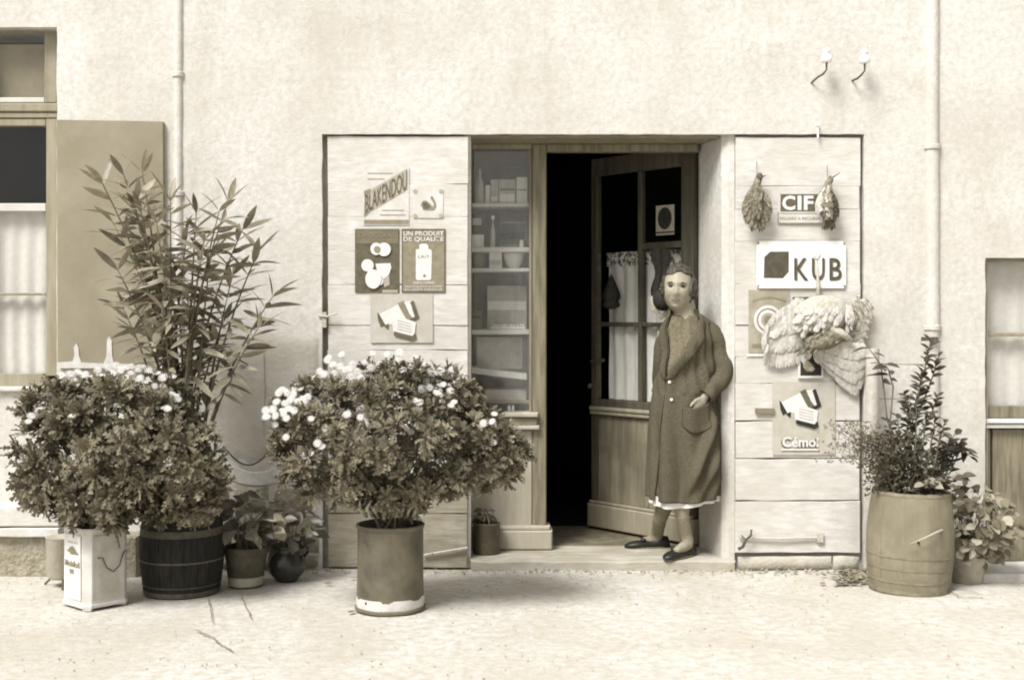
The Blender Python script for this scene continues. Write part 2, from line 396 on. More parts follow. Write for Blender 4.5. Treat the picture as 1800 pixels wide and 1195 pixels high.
# solid masonry behind the render coat
XJ0, XJ1 = UX(826, .06), UX(1288, .06)
m = MB()
m.box(-4.6, XWr - .0, .42, .5, -.1, 4.2)      # stops light behind the left
m.box(XWr + .002, Xl, .061, .40, -.1, 4.2); m.box(Xl, XJ0, .062, .40, -.1, Zt - .002)
m.box(Xl, Xr, .063, .40, Zt, 4.2)
m.box(Xr, XDl - .002, .061, .40, -.1, 4.2)
m.box(-4.6, XWr, .061, .14, -.1, ZWb - .001); m.box(-4.6, XWr, .061, .4, ZWt, 4.2); m.box(XDl, 4.6, .061, .4, ZDt, 4.2)
m.build('masonry', cement, B)
# right jamb, splayed
m = MB(); xb = UX(1230, .36)
m.plan([(XJ1 + .005, .03), (UX(1281, .03), .03), (UX(1268, .06), .055), (xb, .36), (xb, .42), (Xr, .42), (Xr, .064), (XJ1 + .005, .064)], -.02, Zt - .001)
o = m.build('jamb', plaster, B)
m = MB(); m.box(UX(816, .03), XJ0 + .006, .034, .064, .0, Zt - .003, .006); m.build('jamb', plaster, B)
# soffit board + lintel
m = MB(); m.box(XJ0 + .002, UX(1262, .06), .05, .34, Zt - .012, Zt - .004); m.build('lintel', tanwood, B)

# stones at the foot of the wall
def stones(x0, x1, rows, mt=stone):
    for z0, z1, w in rows:
        x = x0
        while x < x1 - .03:
            ww = w * random.uniform(.7, 1.3); xe = min(x1, x + ww)
            if x1 - xe < .08: xe = x1
            a, b, nn = x + .004, xe - .004, 6
            vs = []; fs = []
            yb = -.022 + random.uniform(-.008, .008)
            for i in range(nn + 1):
                for j in range(5):
                    u = i / nn; v = j / 4; X = a + (b - a) * u; Z = z0 + .004 + (z1 - z0 - .008) * v
                    e = min(u, 1 - u) * nn; f = min(v, 1 - v) * 4
                    y = yb + (.03 if (e < .5 or f < .5) else 0) + .012 * nz(X, Z, 3, 12)
                    vs.append((X, y, Z + (.006 * nz(X, Z, 7, 9))))
            for i in range(nn):
                for j in range(4): p = i * 5 + j; fs.append((p, p + 5, p + 6, p + 1))
            MB().add(vs, fs).build('stone', mt, B, smooth=True)
            x = xe
stones(UX(330), UX(562), [(.0, .085, .3), (.087, .30, .34), (.302, .47, .26)])
stones(UX(1296), UX(1512), [(-.01, .075, .5)], cement)
stones(UX(1524), UX(1728), [(.0, .1, .3), (.102, .3, .32)], cement)
# cement patch left of the shutter, with broken rounded lower edge
def patch(pxs, top, bot, y, mt, name='plaster_patch'):
    n = 34; k = 14; vs = []; fs = []
    for i in range(n + 1):
        px = pxs[0] + (pxs[1] - pxs[0]) * i / n; a = top(px); b = bot(px)
        for j in range(k + 1):
            py = a + (b - a) * j / k; q = U(px, py)
            yy = y + .004 * nz(q.x, q.z, 2, 5) + (.012 if j in (0, k) or i in (0, n) else 0)
            vs.append((q.x, yy, q.z))
    for i in range(n):
        for j in range(k): p = i * (k + 1) + j; fs.append((p, p + 1, p + k + 2, p + k + 1))
    MB().add(vs, fs).build(name, mt, B, smooth=True)
grey_plaster = mat('grey_plaster', .42, .52, scale=6, bump=.5, bscale=40, bdist=.01, big=.36, bigscale=2.0)
patch((335, 563), lambda p: 583 + 3 * nz(p * .05), lambda p: 775 + 40 * math.sin(max(0, min(1, (p - 385) / 110)) * math.pi) + 6 * nz(p * .09, 3), -.010, grey_plaster)
patch((385, 520), lambda p: 800 + 28 * math.sin(max(0, min(1, (p - 385) / 130)) * math.pi), lambda p: 835 + 20 * math.sin((p - 385) / 135 * math.pi) + 5 * nz(p * .07, 6), -.006, plaster)
0 and patch((1695, 1729), lambda p: 590 + 10 * nz(p * .1), lambda p: 700 + 20 * nz(p * .1, 5), -.008, grey_plaster)
m = MB(); m.tube([U(463, 620, -.012), U(464, 690, -.014), U(462, 765, -.012)], .004, 5); m.build('wire', paleiron, B)
m = MB(); m.tube([U(392 + 90 * t, 783 + 34 * math.sin(t * math.pi), -.02) for t in [i / 10 for i in range(11)]], .005, 5); m.build('wire', iron, B)

# step in front of the door
m = MB(); m.rough(UX(826) + .003, UX(1292), -.03, .10, -.02, .052, n=16, j=.004, ch=.008, seed=3)
m.build('step', mat('worn_step', .36, .50, scale=8, stretch=(.5, 1, 2), bump=.4, bscale=60, big=.28, bigscale=4), B)
for i in range(4):
    y0 = .101 + i * .075
    m = MB(); vs = [];  m.box(XJ0 + .008, UX(1262, .1) - .02 * i, y0, y0 + .073, -.02, .055 + .001 * i, 0.003)
    m.build('floor_board', mat('floor_board', .30, .46, scale=8, stretch=(.4, 3, 3), bump=.4, bscale=60, big=.22, bigscale=4) if i == 0 else bpy.data.materials['floor_board'], B)
m = MB(); m.box(UX(950, .4), 2.6, .402, 1.1, -.02, .056); m.build('floor', mat('shop_floor', .10, .18, scale=12, bump=.4), B)
# dark shop interior
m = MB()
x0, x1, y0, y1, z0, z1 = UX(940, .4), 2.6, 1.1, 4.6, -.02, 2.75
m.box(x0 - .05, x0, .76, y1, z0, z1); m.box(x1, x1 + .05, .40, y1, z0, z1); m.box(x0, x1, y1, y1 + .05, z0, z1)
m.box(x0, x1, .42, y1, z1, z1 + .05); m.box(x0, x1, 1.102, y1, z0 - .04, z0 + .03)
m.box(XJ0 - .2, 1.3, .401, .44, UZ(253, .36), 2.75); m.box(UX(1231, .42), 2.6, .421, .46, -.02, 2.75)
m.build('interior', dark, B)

# ------------------------------------------------------------------ shutters
weathered = mat('weathered_board', .26, .42, scale=14, detail=12, stretch=(.5, 1, 3), bump=.5, bscale=40, bdist=.005, big=.20, bigscale=4)
def shutter(edges, px0, px1, lab, extra=None, y=.012):
    s = empty('shutter', U((px0 + px1) / 2, edges[-1], y), parent=B); s['label'] = lab
    for i in range(len(edges) - 1):
        a, b = edges[i], edges[i + 1]
        g = .0006 if a < 640 else .0022
        yy = y + random.uniform(-.003, .003)
        MB().rough(UX(px0) + random.uniform(0, .004), UX(px1) - random.uniform(0, .006), yy, y + .03, UZ(b) + g, UZ(a) - g, n=14, j=.0025, ch=.0018 if a < 640 else .003, seed=i * 3.1 + px0).build('plank', weathered if (a > 845 and px0 < 800) else paintwood, s)
    for k in (.22, .8):
        xx = UX(px0 + (px1 - px0) * k); MB().box(xx - .05, xx + .05, y + .031, y + .044, UZ(edges[-1] - 8), UZ(edges[0] + 8)).build('batten', darkwood, s)
    return s
sl = shutter([239, 323, 380, 441, 500, 571, 615, 668, 735, 806, 850, 903, 998], 575, 823, 'pale plank shutter folded open left of the display window, behind the large flowering bush')
sr = shutter([241, 326, 367, 423, 498, 571, 627, 673, 740, 806, 880, 972], 1293, 1514, 'pale plank shutter folded open right of the doorway, hung with game birds and signs')
m = MB(); m.tube([U(745, 975, -.004), U(785, 968, -.006), U(822, 962, -.004)], .008, 6)
for p in (760, 785, 808): m.ell(U(p, 971 - (p - 760) * .12, -.012), (.006, .004, .006), 6, 4)
m.build('strap_hinge', paleiron, sl)
m = MB(); m.tube([U(1300, 944, 0), U(1370, 946, -.004), U(1442, 944, 0)], .007, 6); m.box(UX(1436), UX(1447), -.006, .01, UZ(952), UZ(936)); m.build('latch_bar', paleiron, sr)
m = MB(); m.tube([U(1298, 964, -.02), U(1306, 960, -.03), U(1311, 948, -.035), U(1320, 940, -.03), U(1321, 930, -.02)], [.010, .009, .007, .008, .006], 6)
m.tube([U(1311, 948, -.035), U(1303, 940, -.02)], .004, 5); m.build('shutter_catch', iron, sr)
m = MB(); m.box(UX(1328), UX(1361), -.008, .012, UZ(726), UZ(717)); m.build('bolt', mat('grey_bolt', .14, .2), sr)
m = MB(); m.box(UX(1394), UX(1421), -.003, .012, UZ(524.5), UZ(521.5)); m.build('slot', iron, sr)
m = MB(); m.tube([U(560, 555, -.01), U(575, 556, -.02), U(592, 551, -.03)], .006, 5); m.box(UX(566), UX(574), -.012, .02, UZ(575), UZ(548)); m.build('catch', paleiron, sl)
# grey shutter by the left window
s = empty('shutter', U(195, 646, -.01), parent=B); s['label'] = 'plain grey shutter folded open beside the left window, behind the tall oleander'
q = [(UX(104), UZ(212)), (UX(289), UZ(215)), (UX(291), UZ(646)), (UX(105), UZ(646))]
m = MB(); m.prism(list(reversed(q)), -.034, -.004); m.build('panel', greyshutter, s)
m = MB()
def blob(pts, y): m.prism([(UX(a), UZ(b)) for a, b in reversed(pts)], y, y + .004)
blob([(105, 636), (132, 634), (135, 622), (134, 610), (138, 602), (142, 610), (143, 624), (147, 636), (186, 638), (191, 625), (192, 596), (196, 590), (200, 598), (201, 625), (204, 638), (288, 641), (288, 646), (105, 646)], -.0385)
m.build('limewash', limewash, s)

# downpipes
def pipe(px, w, joints, segs):
    p = empty('downpipe', U(px, 1000, -.05), parent=B)
    for a, b, dx in segs:
        MB().tube([U(px, a, .006), U(px + dx / 2, (a + b) / 2, .006), U(px + dx, b, .006)], w, 18).build('pipe', plaster, p, smooth='auto')
    for j in joints:
        MB().lathe([(w + .002, -.016), (w + .009, -.012), (w + .009, .010), (w + .002, .014)], U(px, j, .006), 14).build('bracket', plaster, p, smooth='auto')
    return p
pipe(314, .026, [131, 340], [(-250, 131, 0), (131, 340, 0), (340, 720, 4)])
pp = pipe(1638, .040, [258, 575], [(-250, 258, -1), (258, 575, 1), (577, 990, 2)])
m = MB(); m.box(UX(1622, -.08), UX(1651, -.08), -.065, -.05, UZ(592, -.09), UZ(599, -.09)); m.build('strap', iron, pp)
0 and patch((1392, 1546), lambda p: 172 + 12 * nz(p * .04), lambda p: 226 + 5 * nz(p * .08, 4), -.004, mat('stained_plaster', .40, .58, scale=24, detail=14, stretch=(1, 1, .5), bump=.5, bscale=50, big=.36, bigscale=5))
# insulators
for px, py, dx in ((1453, 100, -27), (1520, 102, -22)):
    i_ = empty('insulator', U(px, py + 30, -.01), parent=B)
    c = U(px, py, -.09)
    MB().lathe([(.001, .045), (.016, .044), (.022, .034), (.020, .024), (.013, .018), (.026, .008), (.030, -.010), (.028, -.028), (.020, -.032), (.001, -.030)], c, 16).build('bell', porcelain, i_, smooth=True)
    MB().tube([c + Vector((0, 0, -.03)), U(px, py + 22, -.09), U(px - 6, py + 30, -.08), U(px + dx * .6, py + 36, -.05), U(px + dx, py + 40 + (6 if dx < -25 else 0), .0)], .0055, 6).build('hook', iron, i_)
m = MB(); m.tube([U(1437, 218, -.01), U(1438, 242, -.014)], .006, 6); m.ell(U(1437, 219, -.015), (.012, .01, .012), 8, 5); m.build('peg', porcelain, B)

# ------------------------------------------------------------------ left window
def bar(name, parent, px0, px1, py0, py1, y0, y1, mt, ch=.003, **k):
    return MB().box(UX(px0, y0), UX(px1, y0), y0, y1, UZ(py1, y0), UZ(py0, y0), ch).build(name, mt, parent, **k)
w1 = empty('window', U(40, 686, .08), parent=B); w1['label'] = 'casement window with white curtain at the left edge'
winwood = mat('window_frame_paint', .22, .30, scale=9, stretch=(3, 3, .4), bump=.25, rough=.6)
bar('frame', w1, 81, 101.5, 208, 660, .06, .11, winwood); bar('transom', w1, -160, 101, 181, 196, .045, .11, winwood, .006); bar('transom', w1, -160, 101, 197.5, 207, .055, .11, winwood, .004)
bar('frame', w1, -160, 80.5, 208.5, 221, .062, .11, winwood)
bar('muntin', w1, -160, 80.5, 357, 371, .066, .11, mat('white_bar', .5, .6)); bar('muntin', w1, -160, 80.5, 514, 519, .068, .10, winwood)
bar('rail', w1, -160, 80.5, 656, 679, .06, .11, winwood); bar('sill', w1, -160, 108, 680, 688, -.03, .12, plaster, .006)
bar('frame', w1, 78, 99.5, 50, 180, .10, .13, mat('transom_frame', .25, .32)); bar('frame', w1, -160, 77.5, 171, 180, .10, .13, shelfwood)
bar('frame', w1, -40, -22, 50, 655, .061, .112, winwood)
for a, b in ((50, 180), (222, 356), (372, 513), (520, 655)): bar('pane', w1, -160, 81, a, b, .088, .090, winglass, 0)
bar('blind', w1, -160, 90, 78, 185, .16, .165, blind, 0)
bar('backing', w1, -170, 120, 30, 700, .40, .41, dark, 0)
def drape(name, parent, px0, px1, py0, py1, y, mt, amp=.008, waves=6, n=60):
    rows = []
    for j in range(12):
        t = j / 11; r = []
        for i in range(n + 1):
            u = i / n; px = px0 + (px1 - px0) * u; p = U(px, py0 + (py1 - py0) * t, y)
            r.append((p.x, y + amp * math.sin(u * waves * 6.28 + .6 * math.sin(t * 3)) * (.5 + .5 * t) + .3 * amp * nz(p.x, p.z, 1, 15), p.z))
        rows.append(r)
    return MB().loft(rows, close=False, cap=False).build(name, mt, parent, smooth=True)
drape('curtain', w1, -160, 84, 366, 658, .13, curtain, .008, 9)
# stone bench with a plank seat below the left window
bn = empty('stone_bench', U(60, 1000, -.1), 'low stone bench with two pale slabs under the left window', 'bench')
MB().rough(UX(-150, -.2), UX(106, -.2), -.22, -.0, UZ(925, -.22), UZ(890, -.22), 12, .003, .006).build('seat', paintwood, bn)
MB().rough(UX(-150, -.2), UX(107, -.2), -.23, -.0, UZ(943, -.22), UZ(927, -.22), 12, .003, .006, seed=4).build('slab', limewash, bn)
MB().rough(UX(-150, -.2), UX(240, -.2), -.19, -.0, -.01, UZ(944.5, -.22), 12, .006, .008, seed=8).build('base', stone, bn)

# ------------------------------------------------------------------ right door at the edge of the picture
d2 = empty('glazed_door', U(1790, 1000, .08), parent=B); d2['label'] = 'half glazed door at the right edge'
bar('frame', d2, 1733, 1737.5, 454, 1000, .06, .12, mat('grey_frame', .3, .38)); 
bar('muntin', d2, 1738, 2100, 454, 460, .07, .11, winwood); bar('muntin', d2, 1738, 2100, 584, 591, .07, .11, winwood)
bar('rail', d2, 1738, 2100, 713, 734, .065, .11, brownwood); bar('sill', d2, 1733, 2100, 736, 744, .03, .11, shelfwood, .006); bar('sill', d2, 1733, 2100, 745, 752, .045, .11, shelfwood)
bar('panel', d2, 1745, 2100, 754, 985, .085, .11, brownwood); bar('stile', d2, 1738, 1741, 754, 1000, .07, .11, brownwood)
for a, b in ((461, 583), (592, 712)): bar('pane', d2, 1738, 2100, a, b, .09, .092, winglass, 0)
drape('curtain', d2, 1736, 2100, 456, 716, .14, curtain, .006, 12)
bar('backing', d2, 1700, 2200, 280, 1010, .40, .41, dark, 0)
o = MB().rough(UX(1690, -.3), 3.9, -.36, -.02, -.01, .05, 12, .005, .008, seed=12).build('doorstep', limewash, B)
o = MB().rough(UX(1690, -.75), UX(1732, -.75), -.72, -.62, -.01, .014, 4, .004, .004, seed=15).build('ground_patch', cement, kind='structure')  # thin flat slab laid as a patch on the ground

# ------------------------------------------------------------------ display window
dw = empty('display_window', U(890, 965, .33), parent=B); dw['label'] = 'narrow display window with goods on five shelves left of the door'
bar('post', dw, 936, 960.5, 252.5, 930, .30, .38, brownwood, .006); bar('post', dw, 824, 829, 252.5, 760, .31, .37, brownwood)
bar('frame_head', B, 961, 1228, 252.5, 266, .30, .38, brownwood, .005)
bar('bead', dw, 930, 935.5, 262, 724, .325, .36, tanwood, .004)
bar('header', dw, 829.5, 935.5, 252.5, 261, .31, .37, tanwood, .004)
bar('pane', dw, 829.5, 932, 257, 726, .34, .343, shadeglass, 0)
bar('sill', dw, 826, 946, 725, 733, .25, .40, sillm, .006); bar('sill_front', dw, 826, 944, 733.5, 747, .275, .40, tanwood, .004); bar('moulding', dw, 826, 948, 747.5, 755, .26, .40, sillm, .006)
stallwood = mat('stallriser_paint', .30, .44, scale=7, stretch=(2.5, 2.5, .5), bump=.3, bscale=40, bdist=.003, rough=.7, big=.32, bigscale=3)
bar('panel', dw, 826, 936, 755.5, 926, .315, .40, stallwood, .004); bar('stile', dw, 917, 935, 756, 926, .305, .40, stallwood, .004)
bar('plinth', dw, 828, 971, 932, 966, .25, .40, stallwood, .008); bar('plinth_moulding', dw, 828, 967, 924, 931.5, .262, .40, stallwood, .006)
bar('post_foot', dw, 936.5, 961, 931, 953, .295, .39, stallwood, .004)
m = MB(); yb = .75
m.box(UX(824, .4), UX(945, .4), yb, yb + .02, .5, UZ(253, .36)); m.box(UX(820, .4) - .02, UX(820, .4), .4, yb, .5, UZ(253, .36))
m.box(UX(938, .4), UX(938, .4) + .02, .382, yb, .5, UZ(253, .36)); m.box(UX(820, .4), UX(938, .4), .401, yb, .5, UZ(747, .33)); m.box(UX(815, .4), UX(945, .4), yb, yb + .02, UZ(254, .36), UZ(240, .36))
m.box(UX(815, .4), UX(945, .4), .403, yb, UZ(251, .36), UZ(249, .36))
m.build('cabinet', cabinet, dw)
SH = {}
for i, py in enumerate((357, 434, 471, 579)):
    y = .40; z = UZ(py, y); SH[i] = z
    MB().box(UX(826, .4), UX(934.5, .4), y, yb - .002, z - .02 - (.008 if i in (1, 3) else 0), z, .003).build('shelf', shelfwood, dw)
m = MB(); m.add([(UX(826, .39), .39, UZ(655, .39)), (UX(926, .39), .39, UZ(667, .39)), (UX(926, .39), .39, UZ(657, .39)), (UX(826, .39), .39, UZ(645, .39)),
                 (UX(826, .39), .74, UZ(655, .39)), (UX(926, .39), .74, UZ(667, .39)), (UX(926, .39), .74, UZ(657, .39)), (UX(826, .39), .74, UZ(645, .39))],
                [(0, 1, 2, 3), (7, 6, 5, 4), (0, 4, 5, 1), (3, 2, 6, 7), (1, 5, 6, 2), (0, 3, 7, 4)]); m.build('shelf', shelfwood, dw, label='sagging display shelf')
bar('shelf', dw, 826, 930, 703, 709, .42, .74, tanwood)

def thingmesh(mb, name, mt, label, cat, loc, smooth=False, group=None):
    return mb.build(name, mt, None, loc, smooth, label=label, cat=cat, group=group)
def gbox(name, px0, px1, py0, z, y, mt, label, cat, band=None, dep=.09, lid=None):
    e = empty(name, (UX((px0 + px1) / 2, y), y + dep / 2, z), label, cat, 'goods in the display window')
    zt = UZ(py0, y)
    MB().box(UX(px0, y), UX(px1, y), y, y + dep, z + .0005, zt, .002).build('carton', mt, e)
    if band:
        for a, b, bm_ in band:
            MB().box(UX(px0 + 1.5, y), UX(px1 - 1.5, y), y - .002, y - .0005, z + (zt - z) * a, z + (zt - z) * b).build('wrapper_label', bm_, e)
    return e
def gjar(name, px, w, py0, z, y, prof, mt, label, cat, lid=None):
    h = UZ(py0, y) - z; r = w / 2 / F * (7 + y)
    e = empty(name, (UX(px, y), y + r, z), label, cat, 'goods in the display window')
    MB().lathe([(.001, 0.001)] + [(a * r, b * h) for a, b in prof] + [(.001, prof[-1][1] * h)], (UX(px, y), y + r, z), 20).build('vessel', mt, e, smooth='auto')
    if lid: MB().lathe([(.001, h), (r * .75, h), (r * .75, h * 1.12), (.001, h * 1.12)], (UX(px, y), y + r, z), 16).build('lid', lid, e, smooth='auto')
    return e
bottle = [(1, 0), (1, .55), (.8, .66), (.35, .78), (.3, .97), (.38, 1)]
tinm = mat('pale_carton', .46, .54, scale=20, bump=.05); tinl = mat('white_carton', .82, .86, scale=20, bump=.05); tinb = mat('brown_carton', .15, .21, scale=20, bump=.05); tind = mat('dark_carton', .045, .08, scale=20, bump=.05)
y = .45
gjar('bottle', 843, 15, 297, SH[0], y, bottle, tinm, 'tall pale bottle at the left end of the top display shelf', 'bottle')
gbox('packet', 853, 861, 325, SH[0], y, tinl, 'slim white packet standing beside the tall bottle on the top display shelf', 'packet')
gbox('packet', 862, 876, 315, SH[0], y, tinm, 'tall tan packet left of the wide labelled one on the top display shelf', 'packet', [(.1, .3, tinl)])
gbox('packet', 877, 906, 315, SH[0], y, tinm, 'wide packet with white lower label on the top display shelf', 'packet', [(.08, .4, tinl), (.55, .62, tinb)])
gbox('packet', 908, 927, 311, SH[0], y, tinl, 'tall pale packet at the right end of the top display shelf', 'packet', [(.5, .54, tinb)])
gbox('box', 889, 930, 294, UZ(310.5, y), y, tind, 'flat dark box lying on top of the tall packets', 'box')
gbox('box', 829, 850, 412, SH[1], y, tinl, 'small white box at the left of the second display shelf', 'box')
gbox('box', 829, 848, 376, UZ(411.5, y), y, tind, 'dark box stacked on the small white box of the second shelf', 'box', [(.45, .8, tinm)])
gjar('bottle', 866, 9, 385, SH[1], y, bottle, tinm, 'slender bottle in front of the dark picture box on the second shelf', 'bottle', tinl)
gbox('picture_box', 879, 925, 388, SH[1], y + .02, tinb, 'dark square box with framed front on the second display shelf', 'box', [(.12, .9, tind), (.3, .6, ink1)])
gjar('jar', 917, 9, 421, SH[1], y - .01, [(.9, 0), (1, .4), (.8, .9), (.9, 1)], tinl, 'tiny white jar before the dark square box', 'jar')
gjar('tin', 841, 24, 443, SH[2], y, [(1, 0), (1, 1)], tinb, 'round brown tin at the left of the third display shelf', 'tin', None)
gbox('packet', 860, 882, 441, SH[2], y, tinl, 'bright white packet in the middle of the third display shelf', 'packet', [(.2, .5, tinm)])
gjar('bowl', 903, 36, 444, SH[2], y, [(.4, 0), (.7, .2), (1, .75), (1, 1), (.9, 1)], tinl, 'white round bowl at the right of the third display shelf', 'bowl')
gbox('box', 829, 847, 546, SH[3], y, tinb, 'small brown box at the left of the fourth display shelf', 'box', [(.6, .75, tind)])
gbox('large_box', 856, 926, 502, SH[3], y + .09, tinm, 'large pale box filling the fourth display shelf', 'box', [(.45, .65, tinl)])
e = empty('sweets_tray', (UX(893, y), y, SH[3]), 'shallow white tray heaped with pale sweets on the fourth display shelf', 'tray', 'goods in the display window')
MB().box(UX(862, y), UX(924, y), y, y + .07, SH[3] + .001, SH[3] + .018, .003).build('tray', tinl, e)
m = MB()
for i in range(22): m.ell((UX(random.uniform(865, 921), y), y + random.uniform(.01, .06), SH[3] + .022 + random.uniform(0, .006)), (.009, .008, .007), 6, 4)
m.build('sweets', tinl, e)
gbox('backing_card', 838, 918, 592, UZ(648, .55), .55, tinm, 'pale sheet of card standing on the sagging display shelf', 'card', dep=.004)
gbox('tray_box', 852, 925, 684, UZ(703, .45), .45, tinm, 'shallow tan carton under the sagging display shelf', 'box', dep=.15)
for i, p in enumerate((895, 902)):
    gjar('jar', p, 6, 712, UZ(725, .42), .42, [(.8, 0), (1, .5), (.7, 1)], tinl, ('left' if i == 0 else 'right') + ' one of two tiny white jars just above the display window sill', 'jar')

# ------------------------------------------------------------------ open glazed door leaf
dr = empty('door', (1.077, .40, .06), parent=B); dr['label'] = 'brown glazed door leaf standing open inwards'
H = Vector((1.077, .40, 0)); DV = Vector((-.549, .65, 0)); Ld = DV.length; DU = DV.normalized(); DN = Vector((-.65, -.549, 0)).normalized()
def DP(s, z, o=0.0): return H + DU * (s * Ld) + DN * o + Vector((0, 0, z))
def dbox(name, s0, s1, z0, z1, o0, o1, mt, ch=.004, parent=None):
    c = ch; m = MB(); cs = ch / Ld
    a = [DP(s0 + cs, z0 + c, o1), DP(s1 - cs, z0 + c, o1), DP(s1 - cs, z1 - c, o1), DP(s0 + cs, z1 - c, o1)]
    b = [DP(s0, z0, o1 - c), DP(s1, z0, o1 - c), DP(s1, z1, o1 - c), DP(s0, z1, o1 - c)]
    d = [DP(s0, z0, o0), DP(s1, z0, o0), DP(s1, z1, o0), DP(s0, z1, o0)]
    fs = [(0, 3, 2, 1), (8, 9, 10, 11)]
    for k in (0, 4):
        for i in range(4): j = (i + 1) % 4; fs.append((k + i, k + j, k + 4 + j, k + 4 + i))
    return m.add(a + b + d, fs).build(name, mt, parent or dr)
dbox('stile', 0, .109, .065, 2.375, 0, .04, doorwood); dbox('stile', .939, 1, .065, 2.375, 0, .04, doorwood)
dbox('mullion', .487, .526, .871, 2.264, .002, .038, doorwood)
dbox('rail', .1095, .9385, 2.266, 2.375, 0, .04, doorwood)
for a, b in ((.1095, .4865), (.5265, .9385)):
    dbox('muntin', a, b, 1.79, 1.83, .004, .036, doorwood) if a < .3 else None
    dbox('muntin', a, b, 1.325, 1.352, .004, .036, doorwood)
dbox('rail', .1095, .9385, .79, .87, 0, .04, doorwood); dbox('moulding', .05, .999, .80, .825, .041, .062, tanwood, .006); dbox('moulding', .05, .999, .775, .797, .041, .055, tanwood, .005)
pwood = mat('door_panel_wood', .13, .25, scale=6, stretch=(3.5, 3.5, .4), bump=.35, bscale=40, bdist=.004, rough=.65, big=.08, bigscale=3)
dbox('panel', .1095, .9385, .235, .788, 0, .028, pwood); dbox('panel_field', .42, .44, .24, .772, .029, .036, pwood, .003)
dbox('plinth', -.02, 1.02, .07, .215, .0, .062, tanwood, .008); dbox('moulding', 0, 1.01, .216, .235, .0, .052, tanwood, .005)
for a, b in ((.1095, .4865), (.5265, .9385)):
    for z0, z1 in ((.871, 1.324), (1.353, 1.789 if a < .3 else 2.264)):
        dbox('pane', a, b, z0, z1, .018, .020, doorglass, 0)
dbox('pane', .1095, .4865, 1.831, 2.264, .018, .020, doorglass, 0)
def ddrape(name, s0, s1, z0, z1, o, mt, amp, waves):
    rows = []
    for j in range(10):
        z = z1 + (z0 - z1) * j / 9
        rows.append([DP(s0 + (s1 - s0) * i / 60, z, o + amp * math.sin(i / 60 * waves * 6.28 + .4 * math.sin(j)) ) for i in range(61)])
    return MB().loft(rows, close=False, cap=False).build(name, mt, dr, smooth=True)
ddrape('curtain', .12, .88, .872, 1.71, -.02, mat('door_curtain', .66, .82, scale=14, stretch=(1, 1, .3), bump=.4, bscale=120, transl=.1), .007, 7)
ddrape('lace_border', .12, .90, 1.70, 1.785, -.015, mat('lace_border', .08, .62, scale=45, bump=.5, ramp=(.45, .55)), .006, 9)
for i in range(7):
    z = .93 + i * .06 + (.14 if i > 5 else 0); rows = []
# bolt rod on the free stile side
m = MB(); m.tube([DP(.925, .88, .03), DP(.925, 1.78, .03)], .012, 6); m.build('bolt_rod', iron, dr)
m = MB(); m.tube([DP(.86, 1.115, .045), DP(.925, 1.11, .05), DP(.985, 1.105, .05)], .011, 6); m.build('handle', iron, dr)
m = MB(); m.ell(DP(.985, .95, .06), (.018, .018, .018), 10, 6); m.build('knob', hoopm, dr, smooth=True)
# card in the upper pane
e = empty('show_card', DP(.27, 1.86, .03), 'small ornate card with dark oval centre in the upper door pane', 'card')
def dpx(px, py, o):
    k = (px - 900) / F; s_ = (1.077 - 7.4 * k) / (.549 + .65 * k); p = DP(s_, 0, 0); return s_, UZ(py, p.y)
s0, zb = dpx(1190, 412, 0); s1, zt_ = dpx(1158, 362, 0)
dbox('card', s0, s1, zb, zt_, .022, .025, papert, 0, e)
m = MB(); cs, cz = (s0 + s1) / 2, (zb + zt_) / 2 + .01
m.add([DP(cs + .38 * (s1 - s0) * math.cos(t), cz + .37 * (zt_ - zb) * math.sin(t), .0275) for t in [i * math.pi / 14 for i in range(28)]], [tuple(range(28))]); m.build('oval', ink0, e)
m = MB(); m.add([DP(s0, zb + .012, .027), DP(s1, zb + .012, .027), DP(s1, zb + .02, .027), DP(s0, zb + .02, .027)], [(0, 1, 2, 3)]); m.build('stripe', ink0, e)
# dark things hung on the door
e = empty('hanging_bellows', DP(.72, 1.42, .05), 'black bell-shaped utensil hanging before the left door curtain', 'utensil')
pr = [(.001, .0), (.02, .004), (.052, .02), (.048, .035), (.040, .05), (.050, .075), (.045, .10), (.034, .13), (.022, .17), (.010, .205), (.001, .22)]
c = DP(.745, 1.43, .075); MB().lathe(pr, c, 16, wob=.5).build('body', ink0, e, smooth=True)
MB().tube([c + Vector((0, 0, .21)), c + Vector((0, 0, .33))], .0015, 4).build('string', iron, e)
e = empty('hanging_hat', DP(.33, 1.4, .06), 'dark hat with straw brim hanging on the door behind the woman', 'hat')
c = U(1168, 528, .42)
m = MB(); rt = Matrix.Rotation(R(70), 3, 'X') @ Matrix.Rotation(R(-25), 3, 'Y')
MB().lathe([(.001, .07), (.05, .065), (.062, .03), (.065, .0)], c, 20, tilt=rt).build('crown', ink0, e, smooth=True)
MB().lathe([(.064, .0), (.095, -.006), (.096, -.010), (.064, -.005)], c, 24, tilt=rt, wob=.3).build('brim', strawm, e, smooth=True)
e = empty('hanging_cloth', DP(.3, 1.55, .06), 'long black cloth hanging from the upper door bar beside the woman\'s head', 'cloth')
rows = []
for j in range(9):
    t = j / 8; py = 436 + 84 * t; hw = (16 - 4 * t + 3 * math.sin(t * 9))
    rows.append([U(1160 + 3 * math.sin(t * 4) + hw * (i / 10 * 2 - 1), py + 3 * nz(i * .4, j), .46 + .008 * math.sin(i * 1.3)) for i in range(11)])
MB().loft(rows, close=False, cap=False).build('fabric', ink0, e, smooth=True)

